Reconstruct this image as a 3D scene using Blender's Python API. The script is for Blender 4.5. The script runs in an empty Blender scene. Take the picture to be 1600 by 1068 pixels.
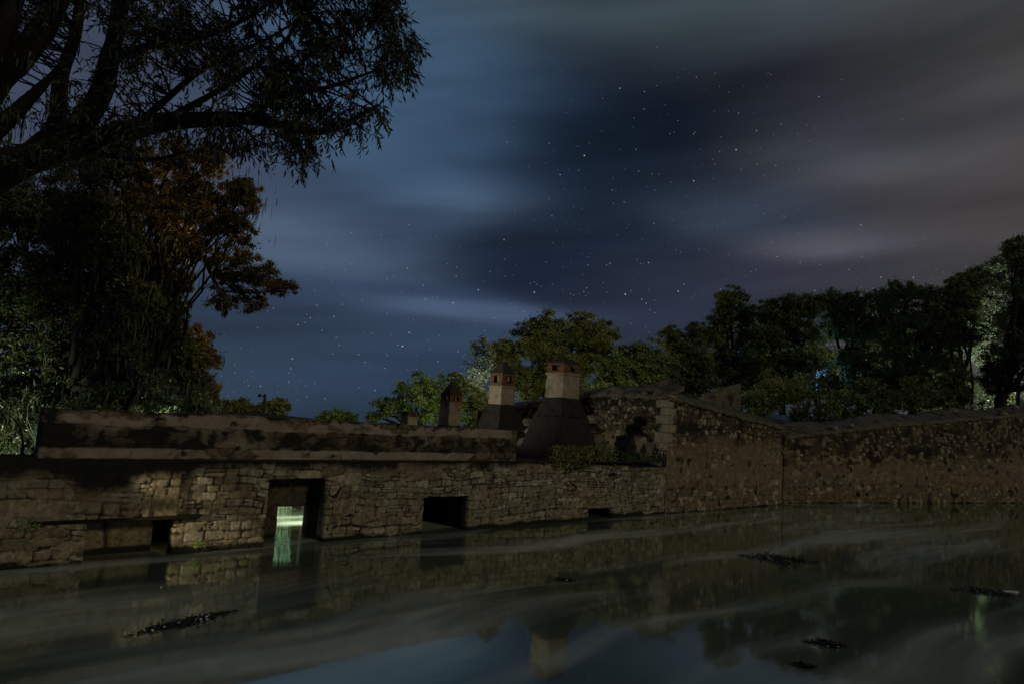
import bpy, math, random
import numpy as np
from mathutils import Vector, Matrix

# ------------------------------------------------------------------ camera
W_PX, H_PX = 1600.0, 1068.0
F_PX = 1067.0                       # 24 mm on a 36 mm sensor
PITCH = math.atan(117.0 / 1067.0)
ROLL = 0.063
EYE = Vector((0, 0, 3.0))
_F = Vector((0, math.cos(PITCH), math.sin(PITCH)))
_R0 = Vector((1, 0, 0)); _U0 = _R0.cross(_F)
_R = _R0 * math.cos(ROLL) + _U0 * math.sin(ROLL)
_U = _U0 * math.cos(ROLL) - _R0 * math.sin(ROLL)
C = bpy.context.scene.collection
sc = bpy.context.scene
cam_d = bpy.data.cameras.new('camera'); cam = bpy.data.objects.new('camera', cam_d); C.objects.link(cam)
cam_d.sensor_width = 36; cam_d.lens = 24.0; cam_d.clip_end = 3000; cam_d.clip_start = 0.1
cam.matrix_world = Matrix(((_R.x, _U.x, -_F.x, EYE.x), (_R.y, _U.y, -_F.y, EYE.y), (_R.z, _U.z, -_F.z, EYE.z), (0, 0, 0, 1)))
sc.camera = cam
sc.view_settings.view_transform = 'Standard'; sc.view_settings.look = 'None'
sc.view_settings.exposure = 0.0; sc.view_settings.gamma = 1
sc.cycles.use_denoising = True
sc.cycles.max_bounces = 5; sc.cycles.diffuse_bounces = 2; sc.cycles.glossy_bounces = 3
sc.cycles.transparent_max_bounces = 4
sc.cycles.sample_clamp_indirect = 1.0

def ray(x, y):
    v = _F + _R * ((x - W_PX / 2) / F_PX) + _U * ((H_PX / 2 - y) / F_PX)
    return v
def at(x, y, D):
    """point seen at a photo pixel, at depth D metres along the view axis"""
    return EYE + ray(x, y) * D
def on_z(x, y, z=0.0):
    v = ray(x, y); return EYE + v * ((z - EYE.z) / v.z)
def lin(c):
    return tuple(((v / 255.0) / 12.92 if v / 255.0 <= 0.04045 else ((v / 255.0 + 0.055) / 1.055) ** 2.4) for v in c)

# ------------------------------------------------------------------ world: cloudy night sky with stars
world = bpy.data.worlds.new('World'); sc.world = world; world.use_nodes = True
nt = world.node_tree; nt.nodes.clear(); L = nt.links
def N(tree, typ, **kw):
    n = tree.nodes.new(typ)
    for k, v in kw.items(): setattr(n, k, v)
    return n
def vm(tree, op, a, b=None):
    n = N(tree, 'ShaderNodeVectorMath', operation=op)
    for i, q in enumerate((a, b)):
        if q is None: continue
        if hasattr(q, 'is_linked'): tree.links.new(q, n.inputs[i])
        else: n.inputs[i].default_value = q
    return n
def mth(tree, op, a, b=None, c=None, clamp=False):
    n = N(tree, 'ShaderNodeMath', operation=op); n.use_clamp = clamp
    for i, q in enumerate((a, b, c)):
        if q is None: continue
        if hasattr(q, 'is_linked'): tree.links.new(q, n.inputs[i])
        else: n.inputs[i].default_value = q
    return n.outputs[0]
tc = N(nt, 'ShaderNodeTexCoord')
DIR = vm(nt, 'NORMALIZE', tc.outputs['Generated']).outputs[0]
# slow warp so that cloud edges are not clean ellipses
wn = N(nt, 'ShaderNodeTexNoise'); wn.inputs['Scale'].default_value = 1.0; wn.inputs['Detail'].default_value = 2.0
wmap = vm(nt, 'MULTIPLY', DIR, (2.2, 2.2, 5.5)).outputs[0]; L.new(wmap, wn.inputs['Vector'])
woff = vm(nt, 'MULTIPLY', vm(nt, 'SUBTRACT', wn.outputs['Color'], (0.5, 0.5, 0.5)).outputs[0], (0.13, 0.13, 0.06)).outputs[0]
WDIR = vm(nt, 'ADD', DIR, woff).outputs[0]
BASE = lin((41, 54, 74))
SKY = [  # photo x, y, half width, half height (pixels), colour reached there
    (1080, 165, 270, 105, (13, 21, 34)), (930, 250, 170, 110, (17, 27, 40)), (1180, 210, 150, 70, (20, 24, 34)), (1120, 300, 150, 45, (33, 41, 54)),
    (640, 130, 200, 170, (62, 87, 113)), (700, 260, 110, 60, (50, 70, 95)), (745, 318, 110, 34, (86, 108, 134)), (860, 330, 110, 60, (26, 36, 52)),
    (530, 385, 165, 55, (88, 107, 132)), (480, 300, 120, 30, (44, 56, 76)), (640, 350, 80, 30, (58, 74, 100)),
    (960, 10, 300, 60, (64, 78, 84)), (1430, 20, 260, 80, (62, 64, 65)), (1590, 300, 150, 210, (72, 69, 69)), (1580, 120, 160, 120, (62, 60, 60)),
    (1310, 238, 130, 45, (82, 86, 94)), (1160, 335, 110, 32, (60, 70, 86)), (1270, 380, 85, 20, (84, 86, 96)), (1430, 290, 140, 40, (64, 62, 66)),
    (1420, 205, 130, 24, (26, 28, 36)), (1350, 150, 130, 40, (46, 47, 54)), (760, 420, 260, 45, (16, 26, 42)), (950, 400, 180, 60, (27, 36, 52)),
    (480, 560, 200, 90, (44, 58, 75)), (640, 590, 220, 60, (43, 58, 79)), (720, 482, 150, 13, (68, 83, 108)), (620, 452, 130, 9, (48, 62, 88)), (1020, 450, 160, 60, (38, 44, 60)),
    (1250, 430, 200, 50, (48, 49, 60)), (440, 450, 120, 40, (42, 54, 76)), (100, 100, 260, 200, (58, 66, 84)), (1150, 90, 200, 40, (34, 40, 52)),
]
acc = None
tot = None
for (x, y, hw, hh, col) in SKY:
    c = ray(x, y).normalized()
    k = c.z
    d = vm(nt, 'SUBTRACT', WDIR, tuple(c)).outputs[0]
    sh = 0.85 * F_PX / hw; sv = 0.85 * F_PX / hh
    d = vm(nt, 'MULTIPLY', d, (sh, sh * 0.7, sv)).outputs[0]
    q = N(nt, 'ShaderNodeVectorMath', operation='DOT_PRODUCT'); L.new(d, q.inputs[0]); L.new(d, q.inputs[1])
    w = mth(nt, 'MULTIPLY', mth(nt, 'EXPONENT', mth(nt, 'MULTIPLY', q.outputs['Value'], -1.8)), 9.0)
    cc = lin(col)
    wc = N(nt, 'ShaderNodeVectorMath', operation='SCALE'); wc.inputs[0].default_value = cc; L.new(w, wc.inputs['Scale'])
    acc = wc.outputs[0] if acc is None else vm(nt, 'ADD', acc, wc.outputs[0]).outputs[0]
    tot = w if tot is None else mth(nt, 'ADD', tot, w)
acc = vm(nt, 'ADD', acc, tuple(v * 0.22 for v in BASE)).outputs[0]
inv = mth(nt, 'DIVIDE', 1.0, mth(nt, 'ADD', tot, 0.22))
sky = N(nt, 'ShaderNodeVectorMath', operation='SCALE'); L.new(acc, sky.inputs[0]); L.new(inv, sky.inputs['Scale'])
# wind-drawn streaks
sn = N(nt, 'ShaderNodeTexNoise'); sn.inputs['Scale'].default_value = 1.0; sn.inputs['Detail'].default_value = 3.0; sn.inputs['Roughness'].default_value = 0.5
rot = N(nt, 'ShaderNodeVectorRotate'); rot.rotation_type = 'Y_AXIS'; rot.inputs['Angle'].default_value = 0.10; L.new(WDIR, rot.inputs['Vector'])
L.new(vm(nt, 'MULTIPLY', rot.outputs[0], (2.2, 2.2, 13.0)).outputs[0], sn.inputs['Vector'])
stk = mth(nt, 'ADD', mth(nt, 'MULTIPLY', sn.outputs['Fac'], 1.7), 0.22)
sky2 = N(nt, 'ShaderNodeVectorMath', operation='SCALE'); L.new(sky.outputs[0], sky2.inputs[0]); L.new(stk, sky2.inputs['Scale'])
# stars, seen where the cloud is thin
def starlayer(scale, thr, gain, seed):
    v = N(nt, 'ShaderNodeTexVoronoi'); v.inputs['Scale'].default_value = scale
    L.new(vm(nt, 'ADD', DIR, (seed, seed * .3, 0)).outputs[0], v.inputs['Vector'])
    s = N(nt, 'ShaderNodeMapRange'); s.inputs[1].default_value = thr; s.inputs[2].default_value = thr * 0.25
    s.inputs[3].default_value = 0; s.inputs[4].default_value = gain; L.new(v.outputs['Distance'], s.inputs[0])
    colr = N(nt, 'ShaderNodeMixRGB'); colr.inputs[1].default_value = (0.45, 0.6, 1, 1); colr.inputs[2].default_value = (1, 0.93, 0.82, 1)
    sep = N(nt, 'ShaderNodeSeparateColor'); L.new(v.outputs['Color'], sep.inputs[0]); L.new(sep.outputs[0], colr.inputs[0])
    br = mth(nt, 'POWER', sep.outputs[1], 1.6)
    o = N(nt, 'ShaderNodeVectorMath', operation='SCALE'); L.new(colr.outputs[0], o.inputs[0]); L.new(mth(nt, 'MULTIPLY', s.outputs[0], br), o.inputs['Scale'])
    return o.outputs[0]
stars = vm(nt, 'ADD', starlayer(70, 0.078, 1.6, 3.1), starlayer(130, 0.115, 0.75, 7.7)).outputs[0]
zone = None
for (x, y, hw, hh) in ((930, 480, 380, 90), (1040, 250, 230, 110), (560, 560, 320, 110), (1230, 430, 200, 50)):
    c = ray(x, y).normalized(); d = vm(nt, 'SUBTRACT', DIR, tuple(c)).outputs[0]
    d = vm(nt, 'MULTIPLY', d, (F_PX / hw, F_PX / hw * .7, F_PX / hh)).outputs[0]
    q = N(nt, 'ShaderNodeVectorMath', operation='DOT_PRODUCT'); L.new(d, q.inputs[0]); L.new(d, q.inputs[1])
    w = mth(nt, 'EXPONENT', mth(nt, 'MULTIPLY', q.outputs['Value'], -1.0))
    w = mth(nt, 'MULTIPLY', w, .62 if y == 250 else 1.0)
    zone = w if zone is None else mth(nt, 'MAXIMUM', zone, w)
zone = mth(nt, 'MULTIPLY', zone, mth(nt, 'SUBTRACT', 1.75, mth(nt, 'MULTIPLY', sn.outputs['Fac'], 1.9)), clamp=False)
zone = mth(nt, 'MAXIMUM', zone, 0.0)
st = N(nt, 'ShaderNodeVectorMath', operation='SCALE'); L.new(stars, st.inputs[0]); L.new(zone, st.inputs['Scale'])
fin = vm(nt, 'ADD', sky2.outputs[0], st.outputs[0]).outputs[0]
bg = N(nt, 'ShaderNodeBackground'); L.new(fin, bg.inputs['Color']); bg.inputs['Strength'].default_value = 1.0
wo = N(nt, 'ShaderNodeOutputWorld'); L.new(bg.outputs[0], wo.inputs['Surface'])

# ------------------------------------------------------------------ lights
def aim(o, target):
    o.rotation_euler = (Vector(target) - o.location).to_track_quat('-Z', 'Y').to_euler()
sun_d = bpy.data.lights.new('town_glow_sun', 'SUN'); sun = bpy.data.objects.new('town_glow_sun', sun_d); C.objects.link(sun)
sun_d.energy = 0.48; sun_d.angle = math.radians(6); sun_d.color = (1.0, 0.84, 0.54)
sun.location = (10, -20, 12); aim(sun, (10 - 9.0, -20 + 7.5, 12 - 4.2))

# plan of the long wall: s runs along it, n points to the pond side
W0 = on_z(268, 865.4); W1 = on_z(1218, 787)
DV = (W1 - W0); DV.z = 0; DV.normalize()
NV = Vector((DV.y, -DV.x, 0))
def wp(s, n, z): return W0 + DV * s + NV * n + Vector((0, 0, z))
def sz(x, y, n=0.0):
    """(s, z) where the ray of a photo pixel meets the plane n"""
    v = ray(x, y); t = (n - (EYE - W0).dot(NV)) / v.dot(NV)
    p = EYE + v * t - W0
    return p.dot(DV), p.z
def S(x, n=0.0, y=720): return sz(x, y, n)[0]

def spot(name, loc, target, power, color, size_deg, blend=0.6, rad=0.05):
    d = bpy.data.lights.new(name, 'SPOT'); o = bpy.data.objects.new(name, d); C.objects.link(o)
    d.energy = power; d.color = color; d.spot_size = math.radians(size_deg); d.spot_blend = blend; d.shadow_soft_size = rad
    o.location = loc; aim(o, target); return o
def point(name, loc, power, color, rad=0.1):
    d = bpy.data.lights.new(name, 'POINT'); o = bpy.data.objects.new(name, d); C.objects.link(o)
    d.energy = power; d.color = color; d.shadow_soft_size = rad; o.location = loc; return o
#LIGHTS
spot('garden_floodlight', wp(-6.0, -5.4, 0.9), wp(-1.5, -10.0, 1.8), 1900, (1.0, 0.98, 0.72), 110, 1.0, 0.12)
spot('garden_floodlight', wp(0.8, -3.0, 1.9), wp(0.6, -8.0, 3.4), 260, (0.95, 1.0, 0.72), 125, 1.0, 0.12)
spot('garden_floodlight', wp(4.8, -6.6, 2.9), wp(12.2, -3.2, 4.3), 1300, (1.0, 0.95, 0.80), 54, 0.8, 0.22)
spot('pool_lamp', wp(4.2, -1.6, 1.2), wp(3.0, -6.0, 0.5), 700, (0.85, 1.0, 0.80), 120, 0.8, 0.05)
a1 = sz(290, 762); a2 = sz(322, 832)
spot('path_spotlight', wp(-4.2, 1.7, 2.1), wp(a1[0], 0, a1[1]), 900, (1.0, 0.84, 0.58), 9, 1.0, 0.03)
spot('path_spotlight', wp(-4.2, 1.7, 1.6), wp(a2[0], 0, a2[1]), 1200, (1.0, 0.84, 0.58), 11, 1.0, 0.03)
point('unseen_tree_light', at(1520, 606, 60), 3200, (0.85, 1.0, 0.80), 0.08)
point('unseen_tree_light', at(345, 350, 17.6), 200, (1.0, 0.62, 0.28), 0.1)
point('unseen_tree_light', at(690, 664, 37), 200, (1.0, 0.96, 0.62), 0.1)  # added fill light for the green bushes, hidden behind the parapet
point('unseen_tree_light', at(905, 640, 37), 420, (0.92, 1.0, 0.52), 0.1)  # added to brighten the broad olive crown, out of view behind the hood
point('unseen_tree_light', at(1240, 690, 34), 300, (1.0, 0.92, 0.60), 0.1)  # added fill behind the bastion, faint on the right-hand trees
point('unseen_tree_light', at(752, 610, 48), 300, (0.95, 1.0, 0.9), 0.1)  # added beside the slender tree to lift its pale leaves
point('unseen_tree_light', at(930, 560, 54), 900, (1.0, 0.8, 0.35), 0.08)

# ------------------------------------------------------------------ helpers
rng = np.random.default_rng(7)
random.seed(7)
def tag(o, label=None, cat=None, group=None, kind=None):
    if label: o['label'] = label
    if cat: o['category'] = cat
    if group: o['group'] = group
    if kind: o['kind'] = kind
    return o
def empty(name, loc=(0, 0, 0), label=None, cat=None, group=None):
    o = bpy.data.objects.new(name, None); C.objects.link(o); o.location = loc
    o.empty_display_size = 0.3
    return tag(o, label, cat, group)
def link(name, me, mat, parent=None):
    o = bpy.data.objects.new(name, me); C.objects.link(o)
    if mat is not None: me.materials.append(mat)
    if parent is not None:
        o.parent = parent; o.matrix_parent_inverse = Matrix.Translation(-parent.location)
    return o
def mesh_np(name, V, Fq, nper, smooth=False, attrs=None):
    me = bpy.data.meshes.new(name); V = np.asarray(V, np.float32); Fq = np.asarray(Fq, np.int32)
    nf = len(Fq) // nper if Fq.ndim == 1 else len(Fq)
    Fq = Fq.reshape(-1)
    me.vertices.add(len(V)); me.vertices.foreach_set('co', V.reshape(-1))
    me.loops.add(len(Fq)); me.loops.foreach_set('vertex_index', Fq)
    me.polygons.add(nf); me.polygons.foreach_set('loop_start', np.arange(nf, dtype=np.int32) * nper)
    if attrs:
        for k, a in attrs.items():
            at_ = me.attributes.new(k, 'FLOAT', 'POINT'); at_.data.foreach_set('value', np.asarray(a, np.float32))
    me.update(calc_edges=True); me.validate()
    if smooth: me.polygons.foreach_set('use_smooth', np.ones(len(me.polygons), bool))
    return me
class MB:
    def __init__(s): s.v = []; s.f = []
    def add(s, vs, fs):
        b = len(s.v); s.v += [tuple(v) for v in vs]; s.f += [tuple(i + b for i in f) for f in fs]
    def frame_box(s, O, ax, ay, az, a0, a1, b0, b1, c0, c1, top=None, jit=0):
        top = top or (a0, a1, b0, b1)
        P = []
        for c, (x0, x1, y0, y1) in ((c0, (a0, a1, b0, b1)), (c1, top)):
            for (x, y) in ((x0, y0), (x1, y0), (x1, y1), (x0, y1)):
                j = Vector((random.uniform(-jit, jit), random.uniform(-jit, jit), random.uniform(-jit, jit)))
                P.append(O + ax * x + ay * y + az * c + j)
        s.add(P, [(0, 3, 2, 1), (4, 5, 6, 7), (0, 1, 5, 4), (1, 2, 6, 5), (2, 3, 7, 6), (3, 0, 4, 7)])
    def tube(s, pts, rad, k=7):
        pts = [Vector(p) for p in pts]; b = len(s.v)
        for i, p in enumerate(pts):
            t = (pts[min(i + 1, len(pts) - 1)] - pts[max(i - 1, 0)]).normalized()
            u = t.cross(Vector((0.31, 0.2, 0.93))); u = u.normalized() if u.length > 1e-3 else Vector((1, 0, 0)); w = t.cross(u)
            r = rad[i] if hasattr(rad, '__len__') else rad
            for j in range(k):
                a = 2 * math.pi * j / k; s.v.append(tuple(p + (u * math.cos(a) + w * math.sin(a)) * r))
        for i in range(len(pts) - 1):
            for j in range(k):
                s.f.append((b + i * k + j, b + i * k + (j + 1) % k, b + (i + 1) * k + (j + 1) % k, b + (i + 1) * k + j))
        s.f.append(tuple(b + j for j in range(k))[::-1]); e = b + (len(pts) - 1) * k; s.f.append(tuple(e + j for j in range(k)))
    def build(s, name, mat, parent=None, smooth=False, bevel=0):
        me = bpy.data.meshes.new(name); me.from_pydata(s.v, [], s.f); me.update()
        if smooth: me.polygons.foreach_set('use_smooth', np.ones(len(me.polygons), bool))
        o = link(name, me, mat, parent)
        if bevel:
            m = o.modifiers.new('bevel', 'BEVEL'); m.width = bevel; m.segments = 2; m.limit_method = 'ANGLE'
        return o
def hsh(a, b, k):
    h = np.sin(a * 127.1 + b * 311.7 + k * 74.7) * 43758.5453
    return h - np.floor(h)
def vnoise(x, y, k=0):
    xi = np.floor(x); yi = np.floor(y); fx = x - xi; fy = y - yi
    fx = fx * fx * (3 - 2 * fx); fy = fy * fy * (3 - 2 * fy)
    a = hsh(xi, yi, k); b = hsh(xi + 1, yi, k); c = hsh(xi, yi + 1, k); d = hsh(xi + 1, yi + 1, k)
    return (a * (1 - fx) + b * fx) * (1 - fy) + (c * (1 - fx) + d * fx) * fy
def fbm(x, y, k=0, o=4):
    r = 0; am = 0.5
    for i in range(o): r = r + am * vnoise(x * 2 ** i, y * 2 ** i, k + i * 13); am *= .5
    return r / (1 - .5 ** o)
def sstep(a, b, x):
    t = np.clip((x - a) / (b - a), 0, 1); return t * t * (3 - 2 * t)
def stones(s, z, w, h, k=0, p=3.0, jit=0.34, warp=0.35):
    """stone pattern: (joint distance 0 at the joint, random number of the stone)"""
    z = z + (vnoise(z * 1.7 / h * .5, z * 0 + 4.4, k + 31) - .5) * h * .8
    s = s + (vnoise(s * 1.1, z * 1.3, k + 5) - .5) * warp * w * 2; z = z + (vnoise(s * .9, z * 1.7, k + 9) - .5) * warp * h * 2
    u = s / w; v = z / h
    r0 = np.floor(v); best = np.full(u.shape, 9e9); sec = best.copy(); rid = np.zeros(u.shape)
    for dr in (-1, 0, 1):
        r = r0 + dr; off = hsh(r, r * 0 + 3.3, k)
        cw = 0.75 + 0.6 * hsh(r, r * 0 + 8.1, k)
        uu = u / cw + off
        c0 = np.floor(uu)
        for dc in (-1, 0, 1):
            c = c0 + dc
            cx = c + .5 + (hsh(c, r, k + 1) - .5) * 2 * jit; cy = r + .5 + (hsh(c, r, k + 2) - .5) * 1.2 * jit
            dd = ((np.abs(uu - cx) * cw) ** p + (np.abs(v - cy) * (h / h)) ** p) ** (1 / p)
            new = dd < best
            sec = np.where(new, best, np.minimum(sec, dd)); rid = np.where(new, hsh(c, r, k + 3), rid); best = np.where(new, dd, best)
    return (sec - best), rid

def courses(s, z, w, h, k=0):
    """squared blocks in rough courses; joint distance in the units of stones()"""
    s = s + (vnoise(s * 2.3, z * 2.9, k + 5) - .5) * .10; z = z + (vnoise(s * 1.6, z * 2.1, k + 9) - .5) * .11 + (vnoise(s * .35, z * 0, k + 8) - .5) * .25
    v = z / h + (vnoise(z / h * .7, z * 0 + 1.5, k + 12) - .5) * .9; r = np.floor(v); fv = v - r
    cw = .7 + .9 * hsh(r, r * 0 + 8.1, k); uu = s / (w * cw) + hsh(r, r * 0 + 3.3, k) * 5
    c = np.floor(uu + 0); b0 = c + (hsh(c, r, k + 1) - .5) * .62; b1 = c + 1 + (hsh(c + 1, r, k + 1) - .5) * .62
    lower = uu < b0; upper = uu > b1
    cc = np.where(lower, c - 1, np.where(upper, c + 1, c))
    lo = cc + (hsh(cc, r, k + 1) - .5) * .62; hi = cc + 1 + (hsh(cc + 1, r, k + 1) - .5) * .62
    wid = (hi - lo) * w * cw
    du = np.minimum(uu - lo, hi - uu) * w * cw; dv = np.minimum(fv, 1 - fv) * h; rid = hsh(cc, r, k + 3)
    sp = hsh(cc, r, k + 6) < .28                      # some blocks are two thin stones
    dv = np.where(sp, np.minimum(dv, np.abs(fv - .5) * h), dv); rid = np.where(sp & (fv > .5), hsh(cc, r, k + 7), rid)
    sp2 = (hsh(cc, r, k + 16) < .3) & (wid > .4); mid_ = (uu - (lo + hi) / 2) * w * cw
    du = np.where(sp2, np.minimum(du, np.abs(mid_)), du); rid = np.where(sp2 & (mid_ > 0), hsh(cc, r, k + 17), rid)
    q = 0.010; j = -q * np.log(np.exp(-du / q) + np.exp(-dv / q))
    j = j + (vnoise(s * 14, z * 14, k + 21) - .5) * .018 + (vnoise(s * 5, z * 5, k + 22) - .5) * .02
    return np.maximum(j, 0) / .17, rid

# ------------------------------------------------------------------ materials
def newmat(name):
    m = bpy.data.materials.new(name); m.use_nodes = True; t = m.node_tree; t.nodes.clear()
    return m, t
def attr(t, name): 
    a = N(t, 'ShaderNodeAttribute'); a.attribute_name = name; return a.outputs['Fac']
def noise(t, vec, scale, detail=5, rough=0.6):
    n = N(t, 'ShaderNodeTexNoise'); n.inputs['Scale'].default_value = scale; n.inputs['Detail'].default_value = detail; n.inputs['Roughness'].default_value = rough
    if vec is not None: t.links.new(vec, n.inputs['Vector'])
    return n.outputs['Fac']
def ramp(t, fac, stops, interp='LINEAR'):
    r = N(t, 'ShaderNodeValToRGB'); e = r.color_ramp.elements; r.color_ramp.interpolation = interp
    while len(e) < len(stops): e.new(0.5)
    for i, (p, c) in enumerate(stops):
        e[i].position = p; e[i].color = (*c, 1) if hasattr(c, '__len__') else (c, c, c, 1)
    t.links.new(fac, r.inputs[0]); return r.outputs[0]
def mix(t, fac, a, b, mode='MIX'):
    m = N(t, 'ShaderNodeMixRGB', blend_type=mode)
    for i, q in enumerate((fac, a, b)):
        if hasattr(q, 'is_linked'): t.links.new(q, m.inputs[i])
        elif i == 0: m.inputs[0].default_value = q
        else: m.inputs[i].default_value = (*q, 1)
    return m.outputs[0]
def out_principled(t, col, rough=0.9, bump=None, bstr=0.5, bdist=0.02, spec=0.25):
    b = N(t, 'ShaderNodeBsdfPrincipled'); o = N(t, 'ShaderNodeOutputMaterial'); t.links.new(b.outputs[0], o.inputs[0])
    if hasattr(col, 'is_linked'): t.links.new(col, b.inputs['Base Color'])
    else: b.inputs['Base Color'].default_value = (*col, 1)
    if hasattr(rough, 'is_linked'): t.links.new(rough, b.inputs['Roughness'])
    else: b.inputs['Roughness'].default_value = rough
    b.inputs['Specular IOR Level'].default_value = spec
    if bump is not None:
        bn = N(t, 'ShaderNodeBump'); bn.inputs['Strength'].default_value = bstr; bn.inputs['Distance'].default_value = bdist
        t.links.new(bump, bn.inputs['Height']); t.links.new(bn.outputs[0], b.inputs['Normal'])
    return b
def stone_mat(name, cols, mortar, stain_shade_col=(0.012, 0.012, 0.009), plaster=None, stain_amt=0.5, gain=1.0):
    m, t = newmat(name); tcn = N(t, 'ShaderNodeTexCoord').outputs['Object']
    c = ramp(t, attr(t, 'rnd'), [(i / (len(cols) - 1), q) for i, q in enumerate(cols)])
    n1 = noise(t, tcn, 9, 8, 0.68); n2 = noise(t, tcn, 1.1, 4, 0.6)
    c = mix(t, 1.0, c, ramp(t, n1, [(0.30, 0.30), (0.5, 0.95), (0.70, 1.7)]), 'MULTIPLY')
    c = mix(t, ramp(t, attr(t, 'joint'), [(0.01, 0.0), (0.11, 1.0)]), mortar, c)
    if plaster:
        pc = mix(t, 1.0, plaster, ramp(t, noise(t, tcn, 3.0, 8, .7), [(0.25, 0.5), (0.75, 1.35)]), 'MULTIPLY')
        c = mix(t, attr(t, 'plaster'), c, pc)
    st = mth(t, 'ADD', attr(t, 'stain_shade'), mth(t, 'MULTIPLY', mth(t, 'SUBTRACT', n2, 0.5), 2.6 * stain_amt))  # attribute carries real stains, plus shade put into the colour of some walls
    st = ramp(t, mth(t, 'ADD', st, mth(t, 'MULTIPLY', mth(t, 'SUBTRACT', n1, .5), 0.8)), [(0.35, 0.0), (0.75, 1.0)])
    c = mix(t, st, c, stain_shade_col)
    out_principled(t, c, 0.92, n1, 0.8, 0.03, 0.2)
    return m
M = {}
M['ashlar'] = stone_mat('weathered_ashlar', [(0.115, 0.085, 0.052), (0.17, 0.135, 0.085), (0.10, 0.085, 0.06), (0.21, 0.175, 0.12), (0.13, 0.085, 0.05), (0.155, 0.135, 0.10)], (0.03, 0.022, 0.013))
M['parapet'] = stone_mat('parapet_rubble', [(0.055, 0.038, 0.024), (0.13, 0.105, 0.068), (0.05, 0.038, 0.024), (0.16, 0.13, 0.09)], (0.010, 0.008, 0.005), plaster=(0.22, 0.185, 0.145))
M['bastion'] = stone_mat('bastion_rubble', [(0.08, 0.062, 0.034), (0.15, 0.125, 0.075), (0.11, 0.082, 0.044), (0.30, 0.26, 0.17)], (0.012, 0.009, 0.006), plaster=(0.15, 0.115, 0.068))
M['dark'] = stone_mat('dark_masonry', [(0.022, 0.017, 0.012), (0.035, 0.028, 0.018)], (0.008, 0.007, 0.005))  # very dark stone, used for the lintel
def simple_mat(name, c1, c2, scale=4, rough=0.9, bstr=0.5, dark=None, darkpos=(0.6, 0.75), dscale=1.5, spec=0.2, bdist=0.02):
    m, t = newmat(name); v = N(t, 'ShaderNodeTexCoord').outputs['Object']
    n1 = noise(t, v, scale, 8, 0.65); c = ramp(t, n1, [(0.3, c1), (0.7, c2)])
    if dark:
        c = mix(t, ramp(t, noise(t, v, dscale, 6, 0.7), [(darkpos[0], 0.0), (darkpos[1], 1.0)]), c, dark)
    out_principled(t, c, rough, n1, bstr, bdist, spec); return m
M['plaster'] = simple_mat('stained_plaster', (0.16, 0.132, 0.09), (0.29, 0.245, 0.175), 5, dark=(0.035, 0.028, 0.02), darkpos=(0.52, 0.7), dscale=2.5)
M['hood'] = simple_mat('dark_plaster_and_shade', (0.009, 0.0085, 0.006), (0.024, 0.022, 0.016), 4, dark=(0.012, 0.012, 0.01))  # near-black hoods; also shade put into the colour of jambs and chambers
M['brick'] = simple_mat('old_brick', (0.07, 0.034, 0.02), (0.15, 0.08, 0.048), 9, dark=(0.02, 0.015, 0.01))
M['tile'] = simple_mat('mossy_roof', (0.02, 0.017, 0.012), (0.05, 0.036, 0.024), 12)
M['bark'] = simple_mat('bark', (0.010, 0.009, 0.007), (0.028, 0.024, 0.018), 14, bstr=1.0, bdist=0.03)
M['bark_pale'] = simple_mat('pale_bark', (0.04, 0.035, 0.025), (0.09, 0.078, 0.055), 14, bstr=1.0)
M['metal'] = simple_mat('dark_metal', (0.02, 0.02, 0.02), (0.04, 0.04, 0.04), 8, rough=0.5)
M['earth'] = simple_mat('earth', (0.02, 0.022, 0.012), (0.06, 0.055, 0.03), 1.5, bstr=1.0, bdist=0.1)
M['foam'] = simple_mat('pale_litter', (0.4, 0.42, 0.42), (0.75, 0.76, 0.74), 8, rough=0.5, spec=0.5)
def leaf_mat(name, stops, trans=0.25, rough=0.55, spec=0.3):
    m, t = newmat(name); c = ramp(t, attr(t, 'tint'), stops)
    b = N(t, 'ShaderNodeBsdfPrincipled'); t.links.new(c, b.inputs['Base Color']); b.inputs['Roughness'].default_value = rough
    b.inputs['Specular IOR Level'].default_value = spec
    tr = N(t, 'ShaderNodeBsdfTranslucent'); t.links.new(c, tr.inputs[0])
    mx = N(t, 'ShaderNodeMixShader'); mx.inputs[0].default_value = trans
    t.links.new(b.outputs[0], mx.inputs[1]); t.links.new(tr.outputs[0], mx.inputs[2])
    o = N(t, 'ShaderNodeOutputMaterial'); t.links.new(mx.outputs[0], o.inputs[0]); return m
G = lambda *a: a
M['leaf_dark'] = leaf_mat('dark_leaf', [(0, (0.026, 0.037, 0.018)), (0.6, (0.062, 0.084, 0.031)), (1, (0.110, 0.132, 0.044))])
M['leaf_mid'] = leaf_mat('mid_leaf', [(0, (0.067, 0.086, 0.030)), (0.6, (0.135, 0.164, 0.053)), (1, (0.239, 0.254, 0.090))])
M['leaf_willow'] = leaf_mat('willow_leaf', [(0, (0.018, 0.022, 0.013)), (1, (0.065, 0.072, 0.038))], 0.15)
M['leaf_green'] = leaf_mat('green_leaf', [(0, (0.090, 0.150, 0.044)), (0.6, (0.179, 0.269, 0.075)), (1, (0.328, 0.417, 0.120))])
M['leaf_olive'] = leaf_mat('olive_leaf', [(0, (0.090, 0.106, 0.030)), (0.6, (0.177, 0.189, 0.056)), (1, (0.329, 0.304, 0.090))])
M['leaf_orange'] = leaf_mat('autumn_leaf', [(0, (0.05, 0.058, 0.02)), (0.45, (0.11, 0.09, 0.03)), (0.72, (0.25, 0.175, 0.055)), (1, (0.44, 0.27, 0.08))], .45)
M['leaf_pale'] = leaf_mat('pale_leaf', [(0, (0.104, 0.130, 0.078)), (1, (0.286, 0.325, 0.208))])
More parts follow.
